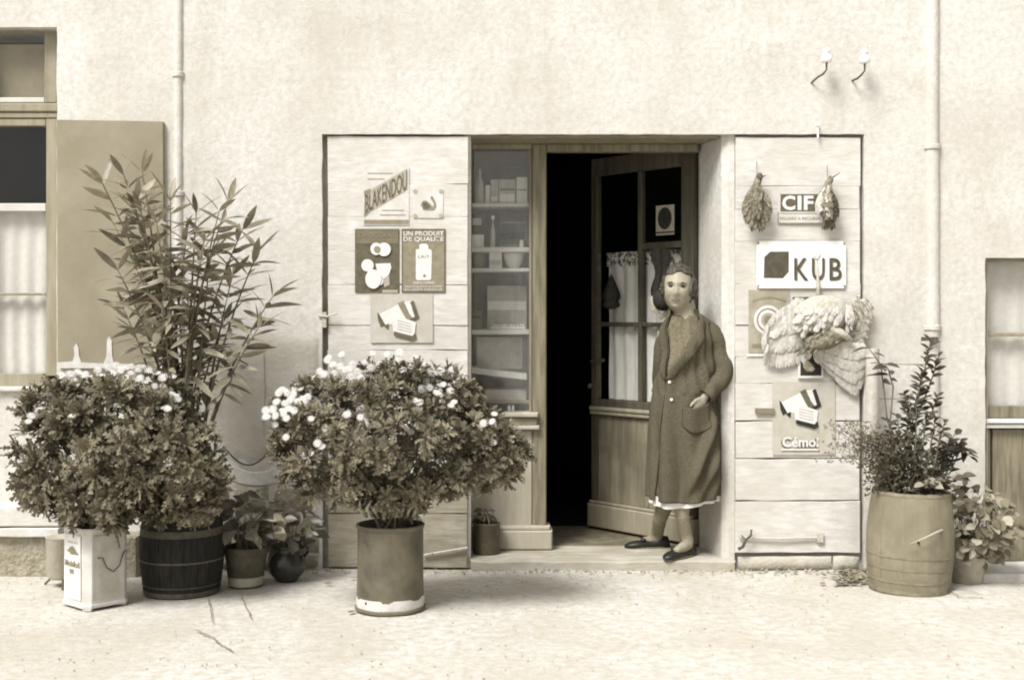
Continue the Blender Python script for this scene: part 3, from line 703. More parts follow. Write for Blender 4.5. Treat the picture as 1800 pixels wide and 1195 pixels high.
# ------------------------------------------------------------------ print & lettering
def text_mesh(s, P00, P10, P11, P01, off, mt, parent, name='lettering', bold=.0, thick=0.0):
    cu = bpy.data.curves.new('t', 'FONT'); cu.body = s; cu.offset = bold; cu.resolution_u = 3; cu.extrude = 0
    ob = bpy.data.objects.new('t', cu); COL.objects.link(ob)
    dg = bpy.context.evaluated_depsgraph_get(); dg.update()
    me = bpy.data.meshes.new_from_object(ob.evaluated_get(dg)); bpy.data.objects.remove(ob)
    co = np.array([v.co[:] for v in me.vertices]); mn = co.min(0); mx = co.max(0)
    P00, P10, P11, P01 = map(Vector, (P00, P10, P11, P01))
    nrm = (P10 - P00).cross(P01 - P00).normalized()
    for v in me.vertices:
        u = (v.co.x - mn[0]) / (mx[0] - mn[0]); w = (v.co.y - mn[1]) / (mx[1] - mn[1])
        v.co = (P00 * (1 - u) + P10 * u) * (1 - w) + (P01 * (1 - u) + P11 * u) * w + nrm * off
    me.materials.clear()
    return link_mesh(name, me, mt, parent)
def text_px(s, px0, px1, py0, py1, y, mt, parent, bold=0.0, slant=0):
    return text_mesh(s, U(px0, py1 + slant, y), U(px1, py1, y), U(px1, py0, y), U(px0, py0 + slant, y), .0, mt, parent, bold=bold)
def flat(parent, name, pts, y, mt, t=.0012):
    return MB().prism([(UX(a, y), UZ(b, y)) for a, b in reversed(pts)], y, y + t).build(name, mt, parent)
def rect(a, b, c, d): return [(a, b), (c, b), (c, d), (a, d)]
def oval(cx, cy, rx, ry, n=20): return [(cx + rx * math.cos(i * 2 * math.pi / n), cy + ry * math.sin(i * 2 * math.pi / n)) for i in range(n)]
PY = .006
def poster(px0, py0, px1, py1, lab, mt=paper, y=PY, name='poster', cat='poster', t=.002):
    e = empty(name, U((px0 + px1) / 2, py1, y), lab, cat)
    flat(e, 'sheet', rect(px0, py0, px1, py1), y, mt, t); return e
# 1 banner poster
e = poster(638, 293, 719, 395, 'pale poster with tall lettering on a rising diagonal band, top left on the left shutter')
flat(e, 'print', [(640, 342), (650, 334), (716, 296), (716, 333), (650, 372), (640, 378)], PY - .002, ink3)
flat(e, 'print', [(640, 335), (651, 331), (651, 337), (640, 343)], PY - .0035, ink2); flat(e, 'print', [(640, 373), (651, 370), (640, 381)], PY - .0035, ink2)
text_mesh('BLAKENDOU', U(642, 374, PY), U(715, 332, PY), U(715, 299, PY), U(642, 343, PY), .0055, ink1, e, bold=.0)
flat(e, 'print', rect(640, 386, 718, 393), PY - .002, ink2)
flat(e, 'print', rect(646, 303, 690, 305), PY - .002, ink3); flat(e, 'print', rect(646, 313, 676, 315), PY - .002, ink3); flat(e, 'print', rect(672, 368, 710, 370), PY - .002, ink3); flat(e, 'print', rect(668, 376, 712, 378), PY - .002, ink3)
# 2 swan poster
e = poster(726, 332, 779, 383, 'small square pale poster with a dark swan, on the left shutter')
for a in range(4):
    cx, cy = ((730, 336), (775, 336), (775, 379), (730, 379))[a]; flat(e, 'corner_print', oval(cx, cy, 4, 4, 8), PY - .002, ink3)
flat(e, 'swan', [(739, 360), (743, 353), (749, 352), (756, 358), (760, 363), (763, 360), (761, 354), (757, 349), (757, 345), (760, 344), (762, 348), (766, 356), (767, 363), (763, 369), (744, 369), (742, 364)], PY - .002, ink2)
flat(e, 'wing_print', [(743, 356), (750, 355), (757, 363), (750, 367), (744, 365)], PY - .0035, ink1)
# 3 dark picture poster
e = poster(624, 402, 702, 514, 'dark poster picturing biscuits and a cup, beside the tan flask poster on the left shutter', ink1)
flat(e, 'print', rect(626, 404, 700, 428), PY - .0015, mat('print_umber', .13, .18, bump=0))
for a in ((661, 437, 10, 11), (675, 438, 12, 12), (646, 466, 11, 11), (656, 490, 14, 17), (668, 494, 6, 7)): flat(e, 'biscuit_print', oval(*a), PY - .003 - .0004 * a[3], inkw)
flat(e, 'biscuit_centre', oval(663, 438, 6, 6), PY - .0095, ink2)
flat(e, 'cup_print', [(660, 463), (686, 462), (688, 470), (684, 482), (676, 489), (667, 487), (663, 478)], PY - .0045, inkw)
flat(e, 'print', [(671, 486), (684, 484), (685, 500), (676, 505)], PY - .003, ink3); flat(e, 'print', rect(672, 509, 699, 514), PY - .003, ink3)
text_px('CHOCOLAT', 630, 696, 409, 417, PY - .004, ink2, e)
# 4 bottle poster
e = poster(706, 402, 783, 514, 'tan poster of a white flask under two lines of block letters on the left shutter', ink2)
flat(e, 'border', rect(706, 402, 783, 404.5), PY - .001, ink1); flat(e, 'border', rect(706, 511.5, 783, 514), PY - .001, ink1); flat(e, 'border', rect(706, 404.6, 708, 511), PY - .001, ink1); flat(e, 'border', rect(781, 404.6, 783, 511), PY - .001, ink1)
text_px('UN PRODUIT', 709, 780, 406, 414, PY - .003, inkw, e, bold=.012); text_px('DE QUALITE', 709, 780, 416, 425, PY - .003, inkw, e, bold=.012)
flat(e, 'flask_print', [(731, 438), (737, 437), (737, 430), (741, 428), (749, 428), (753, 431), (753, 437), (758, 438), (759, 444), (758, 490), (755, 492), (733, 492), (731, 489)], PY - .002, inkw)
text_px('LAIT', 735, 755, 448, 453, PY - .004, ink2, e); flat(e, 'flask_mark', oval(746, 484, 2.5, 2.5, 8), PY - .004, ink2)
flat(e, 'print', rect(726, 494, 764, 499), PY - .002, ink3); text_px('SANS RIVAL POUR LA CUISINE', 712, 777, 501, 505, PY - .003, inkw, e); text_px('EN VENTE PARTOUT', 712, 777, 507, 510.5, PY - .003, inkw, e)
# chocolate posters
def choc(ox, oy, lab, strong, wordy):
    e = poster(ox - 12, oy - 8, ox + 98, oy + (120 if wordy else 78), lab, mat('thin_paper', .42, .50, scale=14, bump=.1, big=.38, bigscale=9))
    dk = ink0 if strong else ink1; md = ink1 if strong else ink2
    f = lambda pts: [(ox + a, oy + b) for a, b in pts]
    flat(e, 'carton_print', f([(3, 28), (42, 8), (60, 4), (70, 32), (52, 40), (28, 46), (14, 46)]), PY - .002, inkw)
    flat(e, 'carton_side', f([(0, 24), (4, 28), (14, 46), (6, 50), (2, 40)]), PY - .0035, dk)
    flat(e, 'band_print', f([(36, 9), (46, 4), (56, 26), (64, 36), (52, 38), (46, 28)]), PY - .0035, md)
    flat(e, 'carton_side', f([(58, 6), (64, 4), (74, 34), (62, 41), (54, 38), (66, 32)]), PY - .005, dk)
    flat(e, 'carton_print', f([(26, 38), (34, 30), (68, 42), (66, 62), (62, 66), (28, 58)]), PY - .0065, inkw)
    for k in range(4): flat(e, 'print_line', f([(35, 38 + k * 5), (60, 44 + k * 5), (60, 45 + k * 5), (35, 39 + k * 5)]), PY - .008, ink3)
    flat(e, 'carton_side', f([(30, 58), (62, 66), (67, 60), (69, 70), (62, 74), (29, 65)]), PY - .008, dk)
    flat(e, 'carton_side', f([(12, 48), (20, 44), (20, 52), (18, 54)]), PY - .0048, dk)
    return e
choc(663, 524, 'pale sheet picturing two tumbled cartons on the left shutter above the flowers', False, False)
e = choc(1370, 679, 'pale sheet picturing two tumbled cartons above raised word on the right shutter', True, True)
text_px('Cémoi', 1375, 1439, 767, 785, PY - .006, inkw, e, bold=.03); text_px('Cémoi', 1373, 1437, 768.5, 786.5, PY - .004, ink1, e, bold=.045)
flat(e, 'underline', rect(1373, 788, 1440, 791), PY - .004, inkw); flat(e, 'underline', rect(1374, 791.2, 1440, 792.6), PY - .003, ink2)
# CIF sign
e = poster(1367, 340, 1446, 393, 'card sign with big white letters on a dark block, between the two small game birds', paper)
flat(e, 'block', rect(1372, 341, 1443, 371), PY - .002, ink1); [text_px(ch_, a_, b_, 343.5, 369, PY - .004, inkw, e, bold=.035) for ch_, a_, b_ in (('C', 1375, 1398), ('I', 1402, 1409), ('F', 1413, 1430))]
text_px('POUDRE A RECURER', 1371, 1442, 381, 386, PY - .003, ink2, e); flat(e, 'frame_print', rect(1368, 391, 1445, 393), PY - .002, ink2); flat(e, 'frame_print', rect(1367, 372, 1368.6, 390.8), PY - .002, ink2)
flat(e, 'print', rect(1371, 374, 1440, 375.2), PY - .002, ink3)
# KUB enamel plate
e = empty('enamel_sign', U(1408, 503, PY), 'white enamel sign with dark cube and shadowed letters on the right shutter', 'sign')
flat(e, 'plate', [(1335, 423), (1482, 423), (1483, 427), (1487, 431), (1487, 500), (1484, 506), (1334, 506), (1330, 503), (1330, 430), (1334, 428)], -.004, enamel, .008)
kub = [(1320 + a / 10, 410 + b / 10) for a, b in ((235, 415), (335, 320), (665, 315), (665, 675), (560, 785), (225, 780))]
flat(e, 'cube', kub, -.0055, enameld)
for ch, a, b in (('K', 1396, 1420), ('U', 1427, 1449), ('B', 1458, 1479)):
    text_px(ch, a + 1.2, b + 1.8, 454.5, 493.5, -.006, ink2, e, bold=.02)
    text_px(ch, a, b, 453, 491.5, -.0085, enameld, e, bold=.004)
for a, b in ((1333, 427), (1484, 428), (1333, 502), (1484, 502)): m = MB(); m.ell(U(a, b, -.006), (.005, .003, .005), 8, 4); m.build('screw', iron, e)
# arc poster
e = poster(1316, 509, 1388, 620, 'tan poster with concentric arches behind the left wing of the big white bird', papert)
for i, (r, mt_) in enumerate(((26, inkw), (21, ink2), (18, inkw), (13, ink3), (8, ink2))): flat(e, 'arch_print', oval(1350, 562, r * .95, r * 1.0, 24), PY - .002 - .0015 * i, mt_)
for k in range(14): flat(e, 'arch_print', oval(1325 + k * 4.2, 528 - 6 * math.sin(k / 13 * 3.14), 1.6, 2.2, 6), PY - .003, ink2)
flat(e, 'border', rect(1312, 621, 1390, 626), PY - .0005, inkw); flat(e, 'print', rect(1322, 604, 1384, 610), PY - .002, ink2)
# small framed picture
e = empty('framed_picture', U(1424, 663, PY), 'small dark framed picture hanging under the big white bird', 'picture')
flat(e, 'frame', rect(1403, 608, 1447, 664), -.006, inkw, .014); flat(e, 'image', rect(1407, 612, 1444, 659.5), -.0075, ink0)
flat(e, 'figure', [(1411, 630), (1416, 626), (1421, 634), (1428, 640), (1433, 648), (1428, 653), (1418, 652), (1412, 645)], -.009, ink2); flat(e, 'figure', oval(1426, 648, 5, 4, 10), -.0105, ink3)

# ------------------------------------------------------------------ feathers and birds
def feather_mesh(name, w, curve=.1, n=6):
    vs = []; fs = []
    for i in range(n + 1):
        t = i / n; hw = w * (.35 + .65 * math.sin(min(1, t * 1.35) * math.pi / 2)) * (1 - max(0, t - .75) ** 1.5 * 6.5) if t < 1 else 0.0
        hw = max(hw, .004); z = curve * t * t
        vs += [(t, -hw, z - hw * .25), (t, 0, z + hw * .15), (t, hw, z - hw * .25)]
    for i in range(n):
        p = i * 3; fs += [(p, p + 3, p + 4, p + 1), (p + 1, p + 4, p + 5, p + 2)]
    me = bpy.data.meshes.new(name); me.from_pydata(vs, [], fs); me.shade_smooth(); return me
def place(me, name, parent, origin, direction, nrm, length, roll=0.0, wscale=1.0):
    """x axis of the piece along direction, z axis towards nrm"""
    x = Vector(direction).normalized(); z = Vector(nrm); z = (z - x * z.dot(x))
    if z.length < 1e-4: z = Vector((0, 0, 1)) - x * x.z
    z.normalize(); y = z.cross(x)
    M_ = Matrix((x, y, z)).transposed() @ Matrix.Rotation(roll, 3, 'X') @ Matrix.Diagonal((length, length * wscale, length))
    o = bpy.data.objects.new(name, me); COL.objects.link(o); o.parent = parent
    o.matrix_local = Matrix.Translation(Vector(origin) - wloc(parent)) @ M_.to_4x4(); return o
def mats_on(me, m_):
    if not me.materials: me.materials.append(m_)
    return me
fw = mats_on(feather_mesh('feather_white', .13, -.06), featherw); fws = mats_on(feather_mesh('feather_small', .22, -.1), featherw)
fb = mats_on(feather_mesh('feather_bar', .12, -.04), featherb); fbr = mats_on(feather_mesh('feather_brown', .13, -.08), plumb); fdk = mats_on(feather_mesh('feather_dark', .12, -.08), plumd)
NF = Vector((0, -1, 0))
bw = empty('hanging_bird', U(1440, 690, -.06), 'big white bird hung head down with both wings spread on the right shutter', 'bird')
MB().ell(U(1445, 552, -.07), (.155, .06, .105), 20, 12, rot=Matrix.Rotation(R(-6), 3, 'Y')).build('body', plumw, bw, smooth=True)
MB().tube([U(1475, 585, -.075), U(1450, 598, -.08), U(1425, 605, -.085), U(1420, 622, -.085)], [.05, .055, .045, .02], 12).build('neck', plumb, bw, smooth=True)
MB().ell(U(1420, 622, -.09), (.022, .022, .03), 10, 8).build('head', plumw, bw, smooth=True)
MB().tube([U(1462, 575, -.10), U(1480, 586, -.115), U(1500, 600, -.11)], [.024, .022, .010], 10).build('leg', plumw, bw, smooth=True)
MB().tube([U(1436, 455, .0), U(1438, 500, -.02), U(1440, 525, -.05)], [.004, .010, .02], 8).build('leg', plumw, bw, smooth=True)
MB().tube([U(1430, 448, -.005), U(1436, 456, -.006), U(1443, 447, -.005)], [.003, .005, .003], 6).build('foot', strawm, bw, smooth=True)
wl = empty('wing', U(1395, 540, -.05), parent=bw)
for row, (ln, cnt, k0, y) in enumerate(((.34, 13, 0.0, -.030), (.25, 12, 0, -.045), (.15, 11, 0, -.060))):
    for i in range(cnt):
        t = i / (cnt - 1)
        o_ = U(1398 - 30 * math.sin(t * 1.5) + (8 if row else 0), 535 + 46 * t - 6 * row, y - .003 * (i % 2))
        tip = U(1404 - 58 * t ** .8 + (10 * (1 - t)), 648 - 12 * abs(t - .6) - (26 if row == 1 else 62 if row == 2 else 0), y)
        if row == 2: tip = U(1400 - 50 * t, 590, y)
        d = tip - o_
        place(fw if row < 2 else fws, 'feather', wl, o_, d, NF, d.length, random.uniform(-.3, .3), 1.0 + .3 * row)
for i in range(26):
    t = i / 25; p = U(1390 - 44 * math.sin(t * 2.0), 533 + 72 * t ** 1.3, -.066)
    place(fws, 'feather', wl, p, U(1392 - 40 * t, 600 + 40 * t) - U(1388, 540), NF, .055, random.uniform(-.4, .4))
wr = empty('wing', U(1440, 600, -.05), parent=bw)
for row, (cnt, y) in enumerate(((14, -.035), (12, -.05), (11, -.065), (9, -.078))):
    for i in range(cnt):
        t = i / (cnt - 1)
        o_ = U(1428 + 74 * t + (4 * row), 596 + 6 * t + 20 * (1 - row / 3) * (1 - t) * .4, y - .003 * (i % 2))
        # outline from (1430,610) along to tip (1513,695)
        tip = U(1440 + 75 * t ** .75 + 4 * math.sin(t * 3), 640 + 56 * math.sin(min(1, t * 1.15) * 1.57) - (t > .9) * 12, y)
        tip = o_.lerp(tip, (1.0, .78, .55, .34)[row])
        d = tip - o_; place(fw if row < 2 else fws, 'feather', wr, o_, d, NF, max(.04, d.length), random.uniform(-.3, .3), 1.1 + .3 * row)
tl = empty('tail', U(1495, 560, -.05), parent=bw)
for i in range(9):
    a = R(62 - i * 17); o_ = U(1488, 562, -.05 - .003 * (i % 2)); d = Vector((math.cos(a) * 1.0, -.05, math.sin(a)))
    ln = .155 + .02 * math.sin(i)
    place(fb, 'feather', tl, o_, d, NF, ln, random.uniform(-.2, .2), 1.25)
    for k in range(4):
        p = o_ + d.normalized() * ln * (.38 + .17 * k); q = Vector((-d.z, 0, d.x)).normalized()
        m = MB(); m.tube([p - q * ln * .10 + NF * .008, p + NF * .014, p + q * ln * .10 + NF * .008], .0032, 4); m.build('bar', ink2, tl)
# body plumage
for i in range(90):
    a = random.uniform(0, 6.28); r = math.sqrt(random.random())
    x, z = r * math.cos(a), r * math.sin(a); yy = -.07 - .06 * math.sqrt(max(0, 1 - r * r)) + .004
    p = U(1445, 552, 0) + Vector((x * .15, 0, z * .10)); p.y = yy
    place(fws, 'feather', bw, p, Vector((x * .5 - .3, -.25, z * .4 - .7)), Vector((x * .5, -1, z * .5)), random.uniform(.04, .07), random.uniform(-.4, .4))
for i in range(45):
    t = random.random(); p = U(1478 - 70 * t, 585 + 22 * t, -.12 + .02 * abs(t - .5)) + Vector((random.uniform(-.02, .02), 0, random.uniform(-.045, .045)))
    place(fbr, 'feather', bw, p, Vector((-.8, -.2, -.5)) + Vector(np.random.uniform(-.3, .3, 3)), NF, random.uniform(.035, .055), random.uniform(-.4, .4))
def gamebird(px, py0, py1, dk, side, lab):
    e = empty('game_bird', U(px, py1, -.04), lab, 'bird', 'small game birds hung on the right shutter')
    L_ = (py1 - py0) / 320; c = lambda a, b, y=-.045: U(px + a, py0 + b * (py1 - py0), y)
    pm = plumb
    MB().tube([c(2 * side, .12), c(0, .22), c(-3 * side, .38), c(-4 * side, .55), c(0, .72), c(3 * side, .84)], [.018, .022, .045, .052, .038, .015], 14).build('body', pm, e, smooth=True)
    MB().ell(c(4 * side, .10, -.05), (.019, .02, .024), 12, 8).build('head', plumd if not dk else plumb, e, smooth=True)
    MB().tube([c(6 * side, .08, -.055), c(14 * side, .02, -.06), c(22 * side, -.03, -.06)] if dk else [c(8 * side, .1, -.055), c(16 * side, .07, -.06)], [.005, .003, .0015] if dk else [.006, .001], 6).build('beak', iron, e)
    MB().tube([c(0, .12, -.03), c(-1, -.06, -.005), c(-1, -.15, .01)], .0015, 4).build('string', iron, e)
    for sgn in (-1, 1):
        w_ = empty('wing', c(10 * sgn, .4), parent=e); fm = (fdk if (dk and sgn > 0) else fbr)
        if dk and sgn < 0: fm = fws
        for i in range(16 if not (dk and sgn < 0) else 7):
            t = i / 15; o_ = c(sgn * (5 + 7 * math.sin(t * 3)), .28 + .36 * t, -.075 + .02 * t - .002 * (i % 3)); o_ += Vector((random.uniform(-.008, .008), 0, 0))
            place(fm, 'feather', w_, o_, Vector((sgn * (.5 - .45 * t) * (1.7 if not dk else .7), -.1, -1)), Vector((sgn * .4, -1, .1)), .075 + .04 * t, random.uniform(-.4, .4), 1.1)
    t_ = empty('tail', c(3 * side, .82), parent=e)
    for i in range(6):
        place(fdk, 'feather', t_, c(2 * side + (i - 2.5) * 1.5, .72, -.05 - .002 * i), Vector((.12 * (i - 2.5), -.02, -1)), NF, .085 + random.uniform(-.01, .01), 0, .8)
    for sgn in (-1, 1):
        MB().tube([c(sgn * 4, .75, -.06), c(sgn * 7, .92, -.06), c(sgn * 9, 1.0, -.055)], [.005, .003, .002], 5).build('leg', stemm, e)
    for i in range(48):
        t = random.random(); place(fbr if (not dk or random.random() < .7) else fws, 'feather', e, c(random.uniform(-7, 7), .18 + .5 * t, -.085 + .02 * abs(t - .5)), Vector((random.uniform(-.55, .55), -.3, -1)), NF, random.uniform(.03, .055), random.uniform(-.5, .5))
gamebird(1331, 300, 408, False, 1, 'brown ragged game bird hanging at the left of the dark lettered card')
gamebird(1455, 306, 404, True, 1, 'dark winged long-billed game bird hanging over the right end of the lettered card')

# ------------------------------------------------------------------ leaves and plants
def leaf_simple(name, w, fold=.25, droop=.25, n=5, pw=1.0, peak=.45):
    vs = []; fs = []
    for i in range(n + 1):
        t = i / n
        hw = w * (math.sin(math.pi * (t ** (math.log(.5) / math.log(peak)))) ** pw) if 0 < t < 1 else .002
        z = -droop * t * t
        vs += [(t, -hw, z + hw * fold), (t, 0, z), (t, hw, z + hw * fold)]
    for i in range(n):
        p = i * 3; fs += [(p, p + 3, p + 4, p + 1), (p + 1, p + 4, p + 5, p + 2)]
    me = bpy.data.meshes.new(name); me.from_pydata(vs, [], fs); me.shade_smooth(); return me
def lobed(L_, seed):
    """one deeply cut marguerite leaf along +x; returns verts, tris"""
    rnd = random.Random(seed); xs = [0, .22, .42, .6, .78, 1.0]; wd = [.03, .11, .19, .20, .12]
    vs = []; fs = []; dr = rnd.uniform(.15, .45)
    mid = [(x * L_, 0, -dr * x * x * L_) for x in xs]; vs += mid
    for i in range(5):
        for sg in (-1, 1):
            if i == 0: continue
            w = wd[i] * L_ * rnd.uniform(.8, 1.2); xt = (xs[i] + .20) * L_
            tip = (xt, sg * w, -dr * (xt / L_) ** 2 * L_ - .06 * L_ * rnd.uniform(-1, 1)); k = len(vs); vs.append(tip)
            a, b = i - 1 if i == 1 else i, min(i + 1, 5)
            lo = (mid[i][0] - .03 * L_, sg * .03 * L_, mid[i][2]); vs.append(lo)
            fs.append((k + 1, b, k) if sg > 0 else (k, b, k + 1))
            fs.append((i, b, k + 1) if sg > 0 else (k + 1, b, i))
    fs.append((0, 1, 6)) if len(vs) > 6 else None
    k = len(vs); vs += [(.66 * L_, .07 * L_, mid[3][2]), (.66 * L_, -.07 * L_, mid[3][2])]; fs += [(5, k, 3), (5, 3, k + 1)]
    return vs, fs
def tuft(seed, n=12):
    rnd = random.Random(seed); V = []; Fc = []
    for i in range(n):
        L_ = rnd.uniform(.7, 1.1) * .85; vs, fs = lobed(L_, seed * 31 + i)
        az = i * 2.4 + rnd.uniform(-.3, .3); el = R(rnd.uniform(5, 75) if i > 1 else 80)
        M_ = Matrix.Rotation(az, 3, 'Z') @ Matrix.Rotation(-el, 3, 'Y') @ Matrix.Rotation(rnd.uniform(-.6, .6), 3, 'X')
        b = len(V); V += [(M_ @ Vector(v)) for v in vs]; Fc += [tuple(j + b for j in f) for f in fs]
    return np.array([v[:] for v in V]), Fc
TUFT = [tuft(s) for s in range(6)]; TME = []
for i, (v, f) in enumerate(TUFT):
    me = bpy.data.meshes.new('tuft'); me.from_pydata(v.tolist(), [], f); me.materials.append(leafm); TME.append(me)
def rot_to(nv, spin):
    z = Vector(nv).normalized(); a = Vector((1, 0, 0)) if abs(z.x) < .9 else Vector((0, 1, 0)); x = a.cross(z).normalized(); y = z.cross(x)
    return Matrix((x, y, z)).transposed() @ Matrix.Rotation(spin, 3, 'Z')
def bush(root, ells, n, size, mt, tmes=TME, tf=TUFT, nparts=300, up=.5, pname='leaf_tuft', keep=None):
    pts = []; tot = sum((r[0] * r[1] + r[1] * r[2] + r[0] * r[2]) for c, r in ells)
    for c, r in ells:
        k = int(n * (r[0] * r[1] + r[1] * r[2] + r[0] * r[2]) / tot)
        for _ in range(k):
            d = Vector(np.random.normal(size=3)).normalized(); f = random.choice((1.0, 1.0, .95, .9, .8, .65)) * random.uniform(.93, 1.04)
            p = Vector(c) + Vector((d.x * r[0], d.y * r[1], d.z * r[2])) * f
            ins = False
            for c2, r2 in ells:
                if c2 is c: continue
                q = p - Vector(c2)
                if (q.x / r2[0]) ** 2 + (q.y / r2[1]) ** 2 + (q.z / r2[2]) ** 2 < .55: ins = True
            if ins or (keep and not keep(p)): continue
            cl = noise.noise(p * 7.5) + .5 * noise.noise(p * 15)
            if f > .70 and cl < .0: continue
            if f > .86 and cl < .12: continue
            nn = Vector((d.x / r[0], d.y / r[1], d.z / r[2])).normalized() * 1.0 + Vector((0, -.15, up)) + Vector(np.random.uniform(-.4, .4, 3))
            pts.append((p.y - .4 * (nn.normalized().y < 0) + (0 if f > .9 else .5), p, nn))
    pts.sort(key=lambda q: q[0])
    for i, (_, p, nn) in enumerate(pts[:nparts]):
        o = bpy.data.objects.new(pname, tmes[i % len(tmes)]); COL.objects.link(o); o.parent = root
        o.matrix_local = Matrix.Translation(p - wloc(root)) @ (rot_to(nn, random.uniform(0, 6.28)) * (size * random.uniform(.75, 1.2))).to_4x4()
    rest = pts[nparts:]
    if rest:
        VV = []; FF = []; b = 0
        for i, (_, p, nn) in enumerate(rest):
            v, f = tf[i % len(tf)]; M_ = np.array(rot_to(nn, random.uniform(0, 6.28))) * (size * random.uniform(.75, 1.2))
            VV.append(v @ M_.T + np.array(p)); FF += [tuple(j + b for j in q) for q in f]; b += len(v)
        me = bpy.data.meshes.new('foliage'); me.from_pydata(np.concatenate(VV).tolist(), [], FF)
        o = link_mesh('foliage', me, mt, root); o['kind'] = 'stuff'
    return pts
def daisy_mesh():
    vs = []; fs = []; m = MB()
    for i in range(13):
        a = i * 2 * math.pi / 13; ca, sa = math.cos(a), math.sin(a)
        def P(r, w, z): return (r * ca - w * sa, r * sa + w * ca, z)
        m.add([P(.15, .05, .06), P(.15, -.05, .06), P(.65, -.13, .12), P(1, -.09, .02), P(1.05, 0, .0), P(1, .09, .02), P(.65, .13, .12)], [(0, 1, 2, 3, 4, 5, 6)])
    m.mi = 1; m.ell((0, 0, .08), (.24, .24, .10), 10, 5)
    me = m.mesh('flower'); me.materials.append(petal); me.materials.append(flowereye); return me
DM = daisy_mesh()
def flower(root, px, py, y, d, size=.019):
    p = U(px, py, y); o = bpy.data.objects.new('flower', DM); COL.objects.link(o); o.parent = root
    o.matrix_local = Matrix.Translation(p - wloc(root)) @ (rot_to(d, random.uniform(0, 6)) * size * random.uniform(.85, 1.15)).to_4x4()
    return p
def stems(root, base, pts, r=.006, n=None, name='stem', mt=None):
    m = MB()
    for p in pts:
        q = Vector(p); b = Vector(base) + Vector((random.uniform(-.06, .06), random.uniform(-.06, .06), 0)); md = b.lerp(q, .5) + Vector((0, 0, .05)); md.x = b.x * .6 + q.x * .4; md.y = b.y * .6 + q.y * .4
        path = [b * (1 - t) ** 2 + md * 2 * t * (1 - t) + q * t * t for t in [i / 6 for i in range(7)]]
        m.tube(path, [r * (1 - .6 * i / 6) for i in range(7)], 5)
    m.build(name, mt or stemm, root)

# --- large marguerite bush in galvanised cylinder
y0 = -.94; c0 = U(686, 1076, y0); c0.z = 0
bg_ = empty('potted_marguerite', c0, 'large rounded white-flowered bush in a tall galvanised cylinder before the left shutter', 'potted plant')
pr = [(.001, .004), (.158, .004), (.168, .008), (.168, .018), (.160, .024), (.157, .20), (.156, .385), (.162, .392), (.163, .404), (.157, .408), (.152, .404), (.150, .36), (.001, .36)]
MB().lathe(pr, c0, 40, wob=.03).build('pot', galv, bg_, smooth='auto')
MB().lathe([(.1602, .018), (.1612, .045), (.1595, .07 )], c0, 40, wob=.03).build('lime_crust', limy, bg_, smooth=True)
MB().lathe([(.001, .385), (.149, .375)], c0, 24).build('soil', soil, bg_)
MB().ell(c0 + Vector((-.10, -.126, .055)), (.006, .004, .008), 8, 6).build('drain_hole', ink0, bg_)
def E(px, py, y, rx, ry, rz): return (U(px, py, y), (rx, ry, rz))
EB = [E(690, 775, y0, .44, .36, .28), E(590, 800, y0 - .02, .28, .28, .22), E(800, 790, y0 - .02, .30, .28, .20), E(700, 715, y0 + .05, .40, .30, .22), E(860, 800, y0, .18, .2, .15), E(690, 850, y0, .26, .22, .14), E(560, 740, y0, .22, .22, .20)]
def keepB(p):
    d = 7 + p.y; px = 900 + p.x / d * F; py = 552 - (p.z - 1.4) / d * F
    if px > 760 and py > 905 - (px - 760) * .32 + (max(0, px - 860) * .15): return False
    if px < 600 and py > 895 + (px - 600) * .15: return False
    return py < 912 and py > 648 - 0 * px and px < 930 and px > 462
bush(bg_, EB, 3700, .068, leafm, keep=keepB)
stems(bg_, c0 + Vector((0, 0, .38)), [U(random.uniform(540, 860), random.uniform(700, 860), y0 + random.uniform(-.2, .2)) for _ in range(38)], .007)
m = MB()
for i in range(9):
    px = 635 + i * 12.5; m.tube([U(686 + (px - 686) * .8, 908, y0 - .08), U(px - 3, 893, y0 - .12), U(px - 9 + 16 * random.random(), 878, y0 - .15)], [.007, .010, .002], 6)
m.build('bare_stem', mat('pale_stem', .3, .4), bg_, smooth=True)
fl = [(533, 700), (541, 697), (517, 722), (536, 800), (545, 797), (558, 778), (566, 784), (625, 688), (630, 684), (646, 682), (655, 690), (680, 720), (793, 712), (798, 706), (865, 740), (585, 640), (575, 633), (562, 652), (570, 657), (553, 664), (598, 643), (606, 650), (612, 648), (596, 668), (584, 673), (490, 690), (497, 684), (505, 690), (480, 718), (470, 722), (468, 732), (484, 730), (496, 720), (508, 705), (512, 700), (528, 682), (520, 678), (577, 628), (620, 640), (628, 652), (640, 636), (652, 645), (668, 640), (676, 655), (690, 641), (700, 632), (708, 650), (722, 644), (735, 652), (748, 640), (655, 620), (680, 622), (702, 618), (730, 630), (600, 622), (760, 655), (775, 650), (795, 648), (812, 660), (588, 655), (617, 661), (634, 664)]
fl += [(random.uniform(490, 880), random.uniform(650, 790)) for _ in range(22)] + [(random.gauss(500, 25), random.gauss(705, 18)) for _ in range(12)]
fp = []
for a, b in fl:
    if (a < 520 and b < 668 - (a - 500) * .5): b += 40
    yy = y0 - .30 + .45 * max(0, (740 - b) / 130) + (.05 if b > 740 else 0); fp.append(flower(bg_, a, b, yy, Vector((random.uniform(-.5, .3), -1.0, random.uniform(.3, 1.4)))))
stems(bg_, c0 + Vector((0, 0, .55)), [p + Vector((0, .01, -.01)) for p in fp], .0025, name='flower_stalk', mt=leafm)
